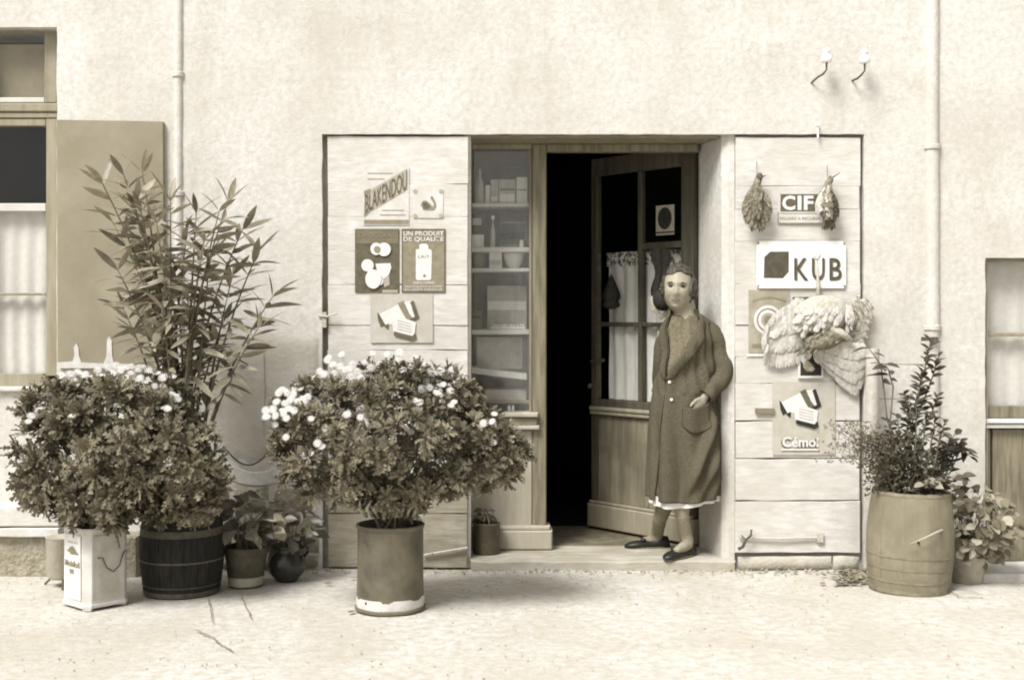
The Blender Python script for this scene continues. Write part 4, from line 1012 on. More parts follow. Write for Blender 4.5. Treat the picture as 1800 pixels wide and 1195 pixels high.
# --- left marguerite in oil tin
y0 = -.84; c0 = U(168, 1064, y0); c0.z = 0.012
lt = empty('potted_marguerite', Vector((c0.x, c0.y, 0)), 'dense low flowering bush in a square cream lettered tin at the left', 'potted plant')
RZ = Matrix.Rotation(R(-42), 3, 'Z'); hs = .118; chf = .030
def tinring(h, e): 
    a = hs + e; c = chf; P_ = [(-a + c, -a), (a - c, -a), (a, -a + c), (a, a - c), (a - c, a), (-a + c, a), (-a, a - c), (-a, -a + c)]
    return [c0 + RZ @ Vector((x, y, h)) for x, y in P_]
Ht = .375
MB().loft([tinring(.0, -.004), tinring(.0, .003), tinring(.014, .003), tinring(.018, -.001), tinring(.03, -.002), tinring(Ht - .03, -.002), tinring(Ht - .016, -.001), tinring(Ht - .012, .003), tinring(Ht, .003), tinring(Ht, -.004), tinring(Ht - .03, -.006)]).build('tin', tinpaint, lt)
for x, y in ((-.09, -.09), (.09, -.09), (.09, .09), (-.09, .09)): 
    p = c0 + RZ @ Vector((x, y, 0)); MB().box(p.x - .02, p.x + .02, p.y - .02, p.y + .02, .001, .0125).build('foot', limy, lt)
def TF(u, v, o=0.002): return c0 + RZ @ Vector((-hs + chf + .012 + u * (2 * hs - 2 * chf - .024), -hs - o, .035 + v * (Ht - .07)))
def TR(u, v, o=0.002): return c0 + RZ @ Vector((hs + o, -hs + chf + .012 + u * (2 * hs - 2 * chf - .024), .035 + v * (Ht - .07)))
def quad(P, u0, u1, v0, v1, o, mt_, name, pts=None):
    pts = pts or [(u0, v0), (u1, v0), (u1, v1), (u0, v1)]
    MB().add([P(a, b, o) for a, b in pts], [tuple(range(len(pts)))]).build(name, mt_, lt)
quad(TF, 0, 1, 0, 1, .0035, mat('label_white', .66, .74, bump=.05), 'front_label'); quad(TR, 0, 1, 0, 1, .0035, tinside, 'side_label')
quad(TF, 0, 0, 0, 0, .0055, ink2, 'emblem', [(.16, .745), (.28, .755), (.36, .80), (.52, .825), (.64, .80), (.74, .76), (.9, .72), (.86, .70), (.66, .70), (.45, .69), (.3, .725)])
def tt(P, s_, u0, u1, v0, v1, mt_, bold=0): text_mesh(s_, P(u0, v0), P(u1, v0), P(u1, v1), P(u0, v1), .0045, mt_, lt, bold=bold)
tt(TF, 'GARGOYLE', .22, .84, .87, .90, ink2); tt(TF, 'Mobiloil', .08, .95, .50, .60, ink2, .03); tt(TF, 'BB', .36, .62, .39, .47, ink2, .02)
for k in range(6): tt(TF, ['HUILE POUR MOTEURS', 'VACUUM OIL', 'S.A.F.', 'PARIS', 'MARQUE DEPOSEE', 'BIDON'][k], .2, .8, .30 - k * .05, .323 - k * .05, ink3)
for k in range(12): tt(TR, ['TABLEAU DE GRAISSAGE', 'AUTOMOBILES', 'MOTEURS', 'TRACTEURS'][k % 4], .15, .85, .44 - k * .032, .456 - k * .032, ink3)
for k in range(4): tt(TR, 'MODE D EMPLOI', .2, .85, .86 - k * .04, .875 - k * .04, ink3)
m = MB(); m.tube([TR(.08, .66, .012), TR(.22, .66, .02), TR(.35, .50, .022), TR(.58, .42, .022), TR(.80, .50, .02), TR(.95, .66, .014), TR(1.05, .72, .01)], .0035, 6); m.build('wire_handle', iron, lt)
m = MB(); m.tube([TR(.75, .98, .01), TR(.80, .88, .012), TR(.85, .76, .01)], .0025, 5); m.build('wire', iron, lt)
MB().loft([tinring(Ht - .035, -.008), tinring(Ht - .03, -.02)], cap=True).build('soil', soil, lt)
EL = [E(210, 800, y0, .34, .30, .24), E(120, 810, y0, .22, .26, .24), E(300, 815, y0, .22, .26, .22), E(215, 730, y0 + .08, .34, .28, .18), E(110, 740, y0 + .04, .20, .2, .16), E(200, 870, y0 - .02, .30, .24, .13), E(330, 850, y0, .15, .2, .16), E(60, 800, y0, .14, .2, .2)]
def keepL(p):
    d = 7 + p.y; px = 900 + p.x / d * F; py = 552 - (p.z - 1.4) / d * F
    return py < 922 - (6 if px < 240 else 14) and py > 652 + .0012 * (px - 200) ** 2 * .5 and px > 38 + 6 * math.sin(py * .07) and px < 385
bush(lt, EL, 2700, .100, leafm, keep=keepL, up=.2)
stems(lt, c0 + Vector((0, 0, .34)), [U(random.uniform(90, 340), random.uniform(740, 880), y0 + random.uniform(-.2, .2)) for _ in range(34)], .007)
fl = [(105, 688), (128, 730), (122, 684), (128, 680), (160, 686), (166, 695), (158, 700), (175, 668), (185, 672), (207, 668), (212, 664), (203, 700), (215, 683), (222, 662), (254, 690), (263, 666), (272, 678), (286, 678), (252, 682), (302, 692), (296, 812), (295, 718), (290, 715), (262, 703), (180, 660), (172, 650), (190, 645), (204, 642), (212, 650), (222, 646), (232, 643), (243, 650), (258, 645), (268, 650), (276, 655), (150, 660), (140, 655), (240, 760), (252, 770), (50, 740), (55, 730), (218, 690), (98, 682), (133, 668), (246, 664), (312, 700), (152, 672), (230, 655), (198, 655)]
fl += [(random.uniform(95, 320), random.uniform(648, 705)) for _ in range(20)]
fp = []
for a, b in fl:
    yy = y0 - .24 + .45 * max(0, (740 - b) / 110); fp.append(flower(lt, a, b, yy, Vector((random.uniform(-.3, .6), -1.0, random.uniform(.6, 2.2))), .021))
stems(lt, c0 + Vector((0, 0, .5)), [p + Vector((0, .01, -.01)) for p in fp], .0025, name='flower_stalk', mt=leafm)

# --- oleander in dark barrel
y0 = -.56; c0 = U(320, 1048, y0); c0.z = 0
ol = empty('potted_oleander', c0, 'tall oleander with long pointed leaves in a dark wooden barrel by the grey shutter', 'potted plant')
def barrel(root, c, prof, hoops, staves, wm, hm, gap=.004, tilt=None):
    def rad(z):
        for (r0, z0), (r1, z1) in zip(prof, prof[1:]):
            if z0 <= z <= z1: return r0 + (r1 - r0) * (z - z0) / (z1 - z0)
        return prof[-1][0]
    zt = prof[-1][1]; Z = [zt * i / 10 for i in range(11)]
    for k in range(staves):
        a0 = 2 * math.pi * k / staves + gap; a1 = 2 * math.pi * (k + 1) / staves - gap; dr = random.uniform(-.001, .001)
        rings = []
        for z in Z:
            r = rad(z) + dr; am = (a0 + a1) / 2
            pts = [(r, a0), (r * 1.004, am), (r, a1), (r - .018, a1), (r - .018, a0)]
            ring = [Vector((q * math.cos(a), q * math.sin(a), z + (random.uniform(-.002, .002) if z == zt else 0))) for q, a in pts]
            if tilt: ring = [tilt @ v for v in ring]
            rings.append([Vector(c) + v for v in ring])
        MB().loft(rings).build('stave', wm, root, smooth='auto')
    for z, h in hoops:
        r = rad(z) + .003; r2 = rad(z + h) + .003
        MB().lathe([(r - .004, z), (r, z), (r2, z + h), (r2 - .004, z + h)], c, 40, tilt=tilt).build('hoop', hm, root, smooth='auto')
    MB().lathe([(.001, zt - .05), (rad(zt) - .015, zt - .055)], c, 24, tilt=tilt).build('soil', soil, root)
prof = [(.185, 0), (.197, .08), (.208, .18), (.208, .26), (.198, .36), (.188, .43)]
barrel(ol, c0, prof, [(.004, .024), (.050, .005), (.172, .009), (.30, .034)], 20, darkwood, hoopm)
ax = Vector(c0) + Vector((0, 0, .40))
tips = [(240, 340), (275, 390), (360, 415), (310, 500), (178, 318), (215, 300), (250, 300), (195, 385), (232, 360), (300, 345), (330, 400), (345, 372), (385, 372), (402, 352), (430, 395), (455, 440), (480, 520), (455, 575), (205, 470), (215, 540), (255, 430), (265, 590), (300, 460), (370, 450), (410, 480), (330, 530), (285, 540), (395, 560), (365, 600)]
LO = [mats_on(leaf_simple('oleander_leaf', .108, .25, dp, 6, .8), leafo) for dp in (.02, .12, .25)]
spots = []; m = MB()
for (a, b) in tips:
    yy = y0 + random.uniform(-.22, .22); q = U(a, b, yy); b0 = ax + Vector((random.uniform(-.09, .09), random.uniform(-.07, .07), 0))
    md = Vector((b0.x * .85 + q.x * .15, b0.y * .6 + q.y * .4, b0.z * .45 + q.z * .55))
    path = [b0 * (1 - t) ** 2 + md * 2 * t * (1 - t) + q * t * t for t in [i / 12 for i in range(13)]]
    m.tube(path, [.012 - .0095 * i / 12 for i in range(13)], 6)
    for w_ in range(8):
        t = 1 - w_ * .052 - random.uniform(0, .02); k = min(11, int(t * 12)); p = path[k].lerp(path[k + 1], t * 12 - k) if k < 12 else path[12]; tg = (path[min(12, k + 1)] - path[k]).normalized()
        spots.append((p, tg, w_))
m.build('stem', stemm, ol, smooth=True)
cnt = 0
for p, tg, w_ in spots:
    ph = random.uniform(0, 6.28)
    for k in range(3 if w_ < 4 else 2):
        a = ph + k * 2.1; side = Vector((math.cos(a), math.sin(a) * .8, random.uniform(-.25, .3)))
        d = tg * random.uniform(.5, 1.3) * (1.3 if w_ == 0 else .8) + side * 1.0 + Vector((0, 0, -.17 * w_))
        if True:
            o = place(random.choice(LO), 'leaf', ol, p, d, Vector((0, 0, 1)) + side * -.4, random.uniform(.12, .185), random.uniform(-.9, .9)); cnt += 1

def join_rest(root, name, keepn=300):
    ls = [o for o in root.children if o.type == 'MESH' and o.name.split('.')[0] == name]
    random.shuffle(ls); ls.sort(key=lambda o: o.location.y); rest = ls[keepn:]
    if not rest: return
    V_ = []; F_ = []; mt_ = rest[0].data.materials[0]
    for o in rest:
        b = len(V_); V_ += [tuple(o.matrix_basis @ v.co) for v in o.data.vertices]; F_ += [tuple(i + b for i in p.vertices) for p in o.data.polygons]; bpy.data.objects.remove(o)
    me = bpy.data.meshes.new('foliage'); me.from_pydata(V_, [], F_); me.materials.append(mt_); me.shade_smooth()
    o = bpy.data.objects.new('foliage', me); COL.objects.link(o); o.parent = root; o['kind'] = 'stuff'
join_rest(ol, 'leaf')
# --- small plants
def leafy(root, mes, base, n, cx, cy, y, rx, ry, rz, size, up=.6, stemr=.003, name='leaf', mt=leafb):
    c = U(cx, cy, y); P = []
    for i in range(n):
        d = Vector(np.random.normal(size=3)).normalized(); f = random.uniform(.55, 1.0); p = c + Vector((d.x * rx, d.y * ry, d.z * rz)) * f
        if p.z < base.z: p.z = base.z + random.uniform(0, .03)
        out = Vector((d.x, d.y, -.15)) + Vector(np.random.uniform(-.5, .5, 3)); place(random.choice(mes), name, root, p, out, Vector((0, -.6, up)), size * random.uniform(.7, 1.25), random.uniform(-.5, .5)); P.append(p)
    stems(root, base, P[::2], stemr)
LB = [mats_on(leaf_simple('broad_leaf', .36, .25, .3, 5, .7, .4), leafb), mats_on(leaf_simple('broad_leaf2', .30, .3, .15, 5, .7, .4), leafb)]
LBp = [mats_on(leaf_simple('broad_leaf_pale', .34, .25, .3, 5, .7, .4), leafp)]
LD = [mats_on(leaf_simple('dark_leaf', .20, .3, .12, 5, .8), leafd), mats_on(leaf_simple('dark_leaf2', .24, .3, .3, 5, .8), leafd)]
y0 = -.42; c0 = U(432, 1028, y0); c0.z = 0
sp = empty('potted_begonia', c0, 'broad-leaved plant in a dark flower pot with lime-stained foot, right of the barrel', 'potted plant')
MB().lathe([(.001, .003), (.085, .003), (.088, .012), (.108, .17), (.114, .172), (.117, .178), (.117, .205), (.112, .208), (.104, .205), (.10, .17), (.001, .17)], c0, 32, wob=.03).build('pot', terracotta, sp, smooth='auto')
MB().lathe([(.0885, .010), (.0945, .055)], c0, 32, wob=.03).build('lime_stain', palepot, sp, smooth=True)
MB().lathe([(.001, .19), (.10, .185)], c0, 20).build('soil', soil, sp)
leafy(sp, LB + LB + LBp, c0 + Vector((0, 0, .19)), 85, 440, 905, y0, .19, .15, .12, .085)
y0 = -.30; c0 = U(504, 1018, y0); c0.z = 0
jg = empty('potted_plant', c0, 'leggy drooping plant in a round black glazed jug with a side handle', 'potted plant')
MB().lathe([(.001, .003), (.055, .003), (.06, .01), (.092, .05), (.103, .09), (.096, .13), (.078, .155), (.074, .168), (.082, .182), (.084, .19), (.078, .19), (.068, .165), (.001, .16)], c0, 36).build('jug', glazed, jg, smooth=True)
MB().tube([c0 + Vector(v) for v in ((.078, -.02, .178), (.100, -.03, .192), (.118, -.035, .18), (.115, -.035, .155), (.096, -.03, .135))], .008, 8).build('handle', glazed, jg, smooth=True)
leafy(jg, LB, c0 + Vector((0, 0, .17)), 40, 512, 925, y0, .14, .12, .13, .075)
# door pot on the step
y0 = .18; c0 = U(856, 970, y0); c0.z = .0575
dp = empty('potted_seedling', c0, 'small leafy seedling in a grey cylindrical pot on the step below the display window', 'potted plant')
MB().lathe([(.001, .002), (.072, .002), (.073, .006), (.074, .16), (.078, .165), (.077, .172), (.070, .172), (.068, .15), (.001, .15)], c0, 30).build('pot', greypot, dp, smooth='auto')
leafy(dp, LB, c0 + Vector((0, 0, .155)), 18, 851, 905, y0, .045, .04, .035, .045)
# pale pail behind the tin
c0 = U(112, 1015, -.42); c0.z = 0
pl = empty('pail', c0, 'pale pail on thin iron legs half hidden behind the cream tin', 'pail')
MB().lathe([(.001, .04), (.07, .042), (.085, .06), (.088, .25), (.092, .255), (.086, .256), (.001, .22)], c0, 28).build('bucket', palepot, pl, smooth='auto')
for a in (2.9, 5.0, .9): MB().tube([c0 + Vector((.06 * math.cos(a), .06 * math.sin(a), .05)), c0 + Vector((.11 * math.cos(a), .11 * math.sin(a), .003))], .006, 6).build('leg', iron, pl)
e = empty('iron_ring', U(88, 955, -.2), 'small iron ring and chain link on the stone bench base', 'ring')
MB().tube([U(88 + 5 * math.cos(t), 956 + 7 * math.sin(t), -.205) for t in [i * .63 for i in range(11)]], .004, 6).build('ring', iron, e); MB().tube([U(93, 950, -.205), U(97, 948, -.2)], .005, 6).build('staple', iron, e); MB().tube([U(89, 963, -.205), U(90, 973, -.2)], .004, 6).build('link', iron, e)

# --- right barrel with mixed plants
y0 = -.50; c0 = U(1597, 1045, y0); c0.z = 0
rb = empty('potted_shrub', c0, 'mixed evergreen sprigs in a big grey weathered barrel right of the right shutter', 'potted plant')
tl_ = Matrix.Rotation(R(1.5), 3, 'Y')
prof = [(.196, 0), (.208, .10), (.215, .20), (.216, .30), (.205, .42), (.190, .505)]
barrel(rb, c0, prof, [(.006, .02), (.06, .012), (.125, .012), (.185, .008), (.49, .014)], 22, barrelgrey, mat('barrel_hoop', .17, .24, scale=25, bump=.3), .0012, tl_)
MB().ell(c0 + Vector((-.02, -.222, .275)), (.007, .005, .007), 8, 6).build('bung', ink0, rb)
m = MB(); top = c0 + Vector((0, 0, .44)); leaves = []
def sprig(pa, y, nl, size, mes, dens=1.0, droop=0.0, start=.25):
    q = U(pa[-1][0], pa[-1][1], y); pts = [top + Vector((random.uniform(-.1, .1), random.uniform(-.08, .08), 0))] + [U(a, b, y) for a, b in pa]
    m.tube(pts, [.006] + [.004] * (len(pts) - 2) + [.002], 5)
    for i in range(nl):
        t = start + (1 - start) * i / (nl - 1); k = min(len(pts) - 2, int(t * (len(pts) - 1))); p = pts[k].lerp(pts[k + 1], t * (len(pts) - 1) - k); tg = (pts[k + 1] - pts[k]).normalized()
        a = i * 2.4 + random.random(); d = tg * .6 + Vector((math.cos(a), math.sin(a) * .7, -droop))
        leaves.append((random.choice(mes), p, d, size * random.uniform(.7, 1.2)))
sprig([(1560, 740), (1553, 680), (1548, 640), (1528, 612)], y0 + .02, 7, .085, LD, start=.55, droop=.5)
sprig([(1565, 740), (1570, 680), (1562, 650), (1556, 640)], y0 - .02, 6, .09, LD, start=.6, droop=.5)
sprig([(1610, 740), (1640, 660), (1650, 625)], y0 + .05, 22, .06, LD, start=.35)
sprig([(1600, 740), (1625, 650), (1636, 600)], y0, 26, .06, LD, start=.3)
for i in range(7): sprig([(1570 + i * 12, 820), (1568 + i * 14, 770), (1560 + i * 17 , 715 + abs(i - 3) * 8)], y0 - .05 - .01 * i, 18, .055, LD, start=.2)
sprig([(1600, 760), (1615, 690), (1620, 650)], y0 - .04, 26, .06, LD, start=.3)
sprig([(1590, 780), (1600, 720), (1590, 690)], y0 - .06, 22, .055, LD, start=.3)
sprig([(1610, 780), (1640, 720), (1648, 695)], y0 - .02, 22, .055, LD, start=.3)
for i in range(6): sprig([(1640 + i * 6, 830), (1650 + i * 8, 800 - i * 3), (1658 + i * 10, 762 + abs(i - 2) * 14)], y0 - .08 + .03 * i, 17, .06, LD, start=.25)
for i in range(5): sprig([(1620 + i * 10, 850), (1640 + i * 14, 850 - i * 4)], y0 - .14, 9, .07, LB + LBp, start=.2)
m.build('stem', stemm, rb)
for me_, p, d, s_ in leaves: place(me_, 'leaf', rb, p, d, Vector((0, -.5, .8)), s_, random.uniform(-.5, .5))
def wisps(root, n, box, base, size, mt, name='fine_foliage'):
    VV = []; FF = []
    for i in range(n):
        t = random.random(); px = random.gauss(box[0], box[1]); py = random.uniform(box[2], box[3]); p = U(px, py, base + random.uniform(-.12, .1))
        for k in range(3):
            d = Vector(np.random.normal(size=3)).normalized() * size * random.uniform(.5, 1); s_ = Vector(np.random.normal(size=3)).normalized() * size * .22; b = len(VV); VV += [p, p + d * .5 + s_, p + d, p + d * .5 - s_]; FF.append((b, b + 1, b + 2, b + 3))
    o = MB().add(VV, FF).build(name, mt, root, kind='stuff'); return o
fine = mat('fine_leaf', .07, .12, bump=0, rnd=.5, transl=.2)
wisps(rb, 620, (1560, 22, 760, 866), y0, .030, fine); wisps(rb, 330, (1500, 26, 740, 812), y0 + .05, .022, mat('faint_leaf', .22, .32, bump=0, rnd=.4, transl=.3)); wisps(rb, 420, (1600, 30, 790, 868), y0, .034, fine)
m = MB()
for i in range(26): m.tube([top + Vector((random.uniform(-.14, .05), random.uniform(-.1, .1), 0)), U(random.gauss(1550, 20), 800, y0), U(random.gauss(1520, 26), random.uniform(745, 800), y0 + random.uniform(-.08, .1))], .0014, 4)
m.build('thin_stem', fine, rb)
# --- pale plant at the right edge
y0 = -.33; c0 = U(1700, 1015, y0); c0.z = 0
pp2 = empty('potted_geranium', c0, 'pale soft-leaved plant spilling over its clay pot at the right edge', 'potted plant')
MB().lathe([(.001, .003), (.075, .003), (.08, .01), (.112, .21), (.118, .212), (.12, .24), (.112, .242), (.104, .21), (.001, .2)], c0, 30, wob=.05).build('pot', palepot, pp2, smooth='auto')
LP2 = [mats_on(leaf_simple('soft_leaf', .34, .2, .35, 5, .6, .45), leafp), mats_on(leaf_simple('soft_leaf2', .42, .2, .2, 5, .6, .5), leafp)]
LG = [mats_on(leaf_simple('grey_leaf', .34, .2, .35, 5, .6, .45), mat('grey_leaf', .12, .20, bump=0, rnd=.5, transl=.2))]
leafy(pp2, LP2 + LG * 2, c0 + Vector((0, 0, .12)), 330, 1715, 922, y0 - .05, .22, .19, .22, .055, stemr=.002)
place(LP2[0], 'leaf', pp2, U(1668, 925, y0 - .2), U(1640, 938) - U(1668, 925), NF, .10, .3); MB().tube([U(1600, 955, -.75), U(1625, 945, -.76), U(1648, 934, -.74), U(1668, 926, -.6), c0 + Vector((0, 0, .24))], [.003, .005, .006, .006, .006], 6).build('stalk', mat('pale_stalk', .3, .38), pp2, smooth=True)
# stake and wires by the shutter
e = empty('stake', U(1534, 1000, -.12), 'pale upright stake beside the right edge of the right shutter', 'stake')
MB().tube([Vector((U(1533, 700, -.12).x, -.12, 0)), U(1533, 760, -.12), U(1534, 612, -.12)], [.036, .038, .036], 14).build('post', paleiron, e, smooth='auto')
MB().tube([U(1534, 638, -.13), U(1590, 640, -.12), U(1640, 640, -.10)], .002, 5).build('wire', iron, e); MB().tube([U(1534, 700, -.13), U(1600, 701, -.12), U(1650, 700, -.10)], .002, 5).build('wire', iron, e)
# fallen leaves
def litter(n, f, s, name, mt):
    VV = []; FF = []
    for i in range(n):
        p = f(); p.z = random.uniform(.006, .02); a = random.uniform(0, 6.28); L_ = s * random.uniform(.5, 1.2)
        d = Vector((math.cos(a), math.sin(a), random.uniform(-.1, .5))) * L_; q = Vector((-math.sin(a), math.cos(a), random.uniform(-.3, .3))) * L_ * .28; b = len(VV)
        VV += [p, p + d * .4 + q, p + d, p + d * .4 - q]; FF.append((b, b + 1, b + 2, b + 3))
    MB().add(VV, FF).build(name, mt, kind='stuff')
litter(190, lambda: gp(min(1540, random.gauss(1500, 24)), random.uniform(1003, 1030)), .05, 'fallen_leaves', deadleaf)
litter(60, lambda: gp(random.uniform(1290, 1500), random.uniform(1003, 1010)), .025, 'wall_foot_debris', deadleaf)
for i, (a, b) in enumerate(((568, 1028), (613, 1019), (612, 1080))):
    o = bpy.data.objects.new('fallen_leaf', bpy.data.meshes['oleander_leaf']); COL.objects.link(o); p = gp(a, b); o.location = (p.x, p.y, .012); o.scale = (.05, .12, .06); o.rotation_euler = (0.1, 0, i * .5)
    tag(o, ['single dark dry leaf lying on the pavement left of the galvanised pot', 'curled dry leaf lying nearest the shutter, beside the galvanised pot', 'small dry leaf on the pavement at the foot of the galvanised pot'][i], 'leaf', 'dry leaves on the pavement')

#PERSON
# ------------------------------------------------------------------ the woman in the doorway
YB = .09
wm = empty('person', (UX(1190, .12), .12, .0575), 'woman with waved hair in a long tweed coat leaning in the doorway, hand in pocket', 'person')
def eval_remesh(ob, vox, smooth=6):
    md = ob.modifiers.new('r', 'REMESH'); md.mode = 'VOXEL'; md.voxel_size = vox; md.use_smooth_shade = True
    ms = ob.modifiers.new('s', 'SMOOTH'); ms.iterations = smooth; ms.factor = .5
    dg = bpy.context.evaluated_depsgraph_get(); dg.update()
    me = bpy.data.meshes.new_from_object(ob.evaluated_get(dg)); old = ob.data; ob.modifiers.clear(); ob.data = me; bpy.data.meshes.remove(old)
FL = .0575
m = MB()
T = lambda pts, n=14, sq=(1, 1): m.tube([U(*p[:3]) for p in pts], [p[3] for p in pts], n, sq)
m.ell(U(1208, 640, YB), (.135, .10, .26), 18, 12); m.ell(U(1205, 735, YB), (.15, .115, .15), 18, 12); m.ell(U(1211, 586, YB), (.125, .06, .045), 16, 10)
T([(1211, 590, YB, .08), (1206, 566, YB, .074), (1203, 550, YB, .067), (1199, 524, YB + .01, .062)])
# far arm behind the back, near arm bent with the hand at the pocket
T([(1171, 584, YB, .05), (1164, 620, YB + .03, .044), (1160, 662, YB + .07, .040), (1168, 700, YB + .13, .032), (1186, 722, YB + .18, .024)])
T([(1250, 584, YB, .052), (1262, 622, YB, .046), (1265, 652, YB - .01, .042), (1252, 682, YB - .08, .033), (1238, 697, YB - .125, .024)])
# legs: A image left & deeper, B nearer
yA, yBf = .36, .08
zA = lambda y: 552 + (1.4 - FL) * F / (7 + y)
T([(1192, 740, YB, .09), (1186, 800, YB, .075), (1178, 852, YB + .04, .052), (1168, 888, YB + .10, .046), (1160, 912, YB + .15, .037), (1156, 934, yA - .02, .034), (1153, 947, yA, .034)])
T([(1218, 740, YB, .09), (1212, 800, YB - .02, .075), (1203, 850, YB - .05, .052), (1198, 882, YB - .05, .047), (1199, 905, YB - .05, .037), (1205, 935, yBf + .02, .033), (1210, 952, yBf + .03, .031)])
# feet inside the shoes
T([(1160, 947, yA, .030), (1135, 950, yA, .024), (1112, 954, yA, .014)]); T([(1210, 956, yBf + .03, .030), (1200, 961, yBf - .03, .027), (1188, 967, yBf - .08, .016)])
# hands
def hand(wr, fw_, out, s=1.0, curl=.5):
    wr = Vector(wr); fw_ = Vector(fw_).normalized(); out = Vector(out); out = (out - fw_ * out.dot(fw_)).normalized(); nn = fw_.cross(out).normalized()
    rings = []
    for t, w_, h_ in ((-.02, .022, .018), (0, .026, .018), (.03, .036, .017), (.06, .042, .015), (.082, .040, .013)):
        rings.append([wr + fw_ * t * s + out * math.cos(a) * w_ * s + nn * math.sin(a) * h_ * s for a in [k * .5236 for k in range(12)]])
    m.loft(rings)
    for k, (o_, L_) in enumerate(((.030, .070), (.010, .078), (-.011, .074), (-.031, .058))):
        b = wr + fw_ * .075 * s + out * o_ * s; p1 = b + (fw_ * .45 * L_ + nn * curl * .15 * L_) * s; p2 = p1 + (fw_ * .32 * L_ + nn * curl * .4 * L_) * s; p3 = p2 + (fw_ * .2 * L_ + nn * curl * .5 * L_) * s
        m.tube([b - fw_ * .012, b, p1, p2, p3], [.009 * s, .0095 * s, .009 * s, .008 * s, .006 * s], 8)
    b = wr + fw_ * .02 * s + out * .026 * s; p1 = b + (fw_ * .028 + out * .022) * s; p2 = p1 + (fw_ * .030 + out * .010) * s; p3 = p2 + (fw_ * .022 + out * .002) * s
    m.tube([b, p1, p2, p3], [.013 * s, .012 * s, .0105 * s, .007 * s], 8)
hw_ = U(1238, 699, YB - .13)
hand(hw_, U(1214, 742, YB - .168) - hw_, Vector((-.35, -.3, 1.0)), .92, .3)
h2 = U(1188, 724, YB + .19); hand(h2, Vector((.9, .1, -.5)), Vector((.3, .3, 1)), .9, .6)
# head
HC = U(1192, 507, YB - .03); HR = Matrix.Rotation(R(-13), 3, 'Z') @ Matrix.Rotation(R(3), 3, 'Y')
def headfn(v):
    t = v.z / .125
    w_ = 1 - .20 * max(0, -t - .15) ** 2.0 * 1.25 if t < -.15 else 1
    return Vector((v.x * w_, v.y * (1 - .03 * max(0, -t - .3)) - (.014 * max(0, -t - .2)), v.z))
m.ell(HC, (.084, .098, .130), 32, 22, rot=HR, fn=headfn)
for sg in (-1, 1):
    m.ell(HC + HR @ Vector((sg * .080, .010, -.008)), (.009, .020, .032), 10, 8, rot=HR)
body = m.build('body', [skin], wm)
eval_remesh(body, .0055, 5)
off = wloc(body); HI = HR.inverted()
G = lambda a, b, s_: math.exp(-((a - b) / s_) ** 2)
for v in body.data.vertices:
    q = HI @ (v.co + off - HC)
    if q.y < .02 and abs(q.z) < .14 and abs(q.x) < .075:
        x, z = q.x, q.z; d = 0
        d += (.006 + .013 * G(z, -.022, .020)) * G(x, 0, .0095 + .004 * (z < -.015)) * (1 if -.045 < z < .03 else G(z, .03 if z > 0 else -.045, .012))   # nose
        d += .004 * (G(x, -.014, .008) + G(x, .014, .008)) * G(z, -.030, .010)
        d -= .014 * (G(x, -.032, .018) + G(x, .032, .017)) * G(z, .012, .013)
        d += .004 * G(z, .032, .010) * G(abs(x), .03, .028)
        d += .006 * (G(x, -.045, .020) + G(x, .045, .020)) * G(z, -.028, .022)
        d += .002 * G(x, 0, .022) * (G(z, -.060, .005) + G(z, -.073, .006)) - .003 * G(x, 0, .028) * G(z, -.0665, .003)
        d -= .004 * G(abs(x), .027 + max(0, -z - .03) * .4, .005) * G(z, -.050, .018)
        d += .008 * G(x, 0, .022) * G(z, -.100, .016) - .003 * G(x, 0, .03) * G(z, -.084, .006)
        q.y -= d; v.co = HR @ q + HC - off
body.data.update()
# stockings: a thin shell over the lower legs
def shell(name, mt, test, d, parent=wm):
    bm = bmesh.new(); bm.from_mesh(body.data); bm.normal_update()
    dele = [f for f in bm.faces if not test(f.calc_center_median() + off)]; bmesh.ops.delete(bm, geom=dele, context='FACES')
    for v in bm.verts: v.co += v.normal * d
    me = bpy.data.meshes.new(name); bm.to_mesh(me); bm.free(); me.materials.clear(); me.materials.append(mt); me.shade_smooth()
    o = bpy.data.objects.new(name, me); COL.objects.link(o); o.parent = parent; o.location = body.location; return o
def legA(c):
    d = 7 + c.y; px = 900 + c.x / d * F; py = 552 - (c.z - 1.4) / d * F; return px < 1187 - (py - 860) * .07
shell('stocking', stockm, lambda c: c.z < .55 and legA(c), .0025); shell('stocking', mat('lit_stocking', .25, .32, bump=.1, scale=60, rough=.7), lambda c: c.z < .55 and not legA(c), .0025)  # nearer leg gets a lighter copy of the stocking colour, light painted in
# eyes, brows, lips
HP = lambda x, y, z: HC + HR @ Vector((x, y, z))
for sg in (-1, 1):
    MB().ell(HP(sg * .033, -.0765, .010), (.0125, .010, .0036), 14, 8, rot=HR).build('eye', eyew, wm, smooth=True)
    MB().ell(HP(sg * .033 + .001, -.084, .0108), (.0088, .004, .0032), 10, 6, rot=HR).build('pupil', mat('iris', .04, .06, bump=0), wm, smooth=True)
    MB().tube([HP(sg * .017, -.0835, .013), HP(sg * .032, -.0865, .0185), HP(sg * .048, -.079, .012)], [.0015, .0028, .0015], 6).build('eyelid', hairm, wm, smooth=True)
    MB().tube([HP(sg * .014, -.0905, .027), HP(sg * .030, -.0915, .034), HP(sg * .052, -.078, .028)], [.002, .0036, .0015], 6).build('eyebrow', hairm, wm, smooth=True)
MB().tube([HP(-.028, -.082, -.0605), HP(-.013, -.0915, -.0655), HP(0, -.0945, -.067), HP(.013, -.0915, -.0655), HP(.028, -.082, -.0605)], [.001, .0024, .0026, .0024, .001], 8).build('lips', lipm, wm, smooth=True)
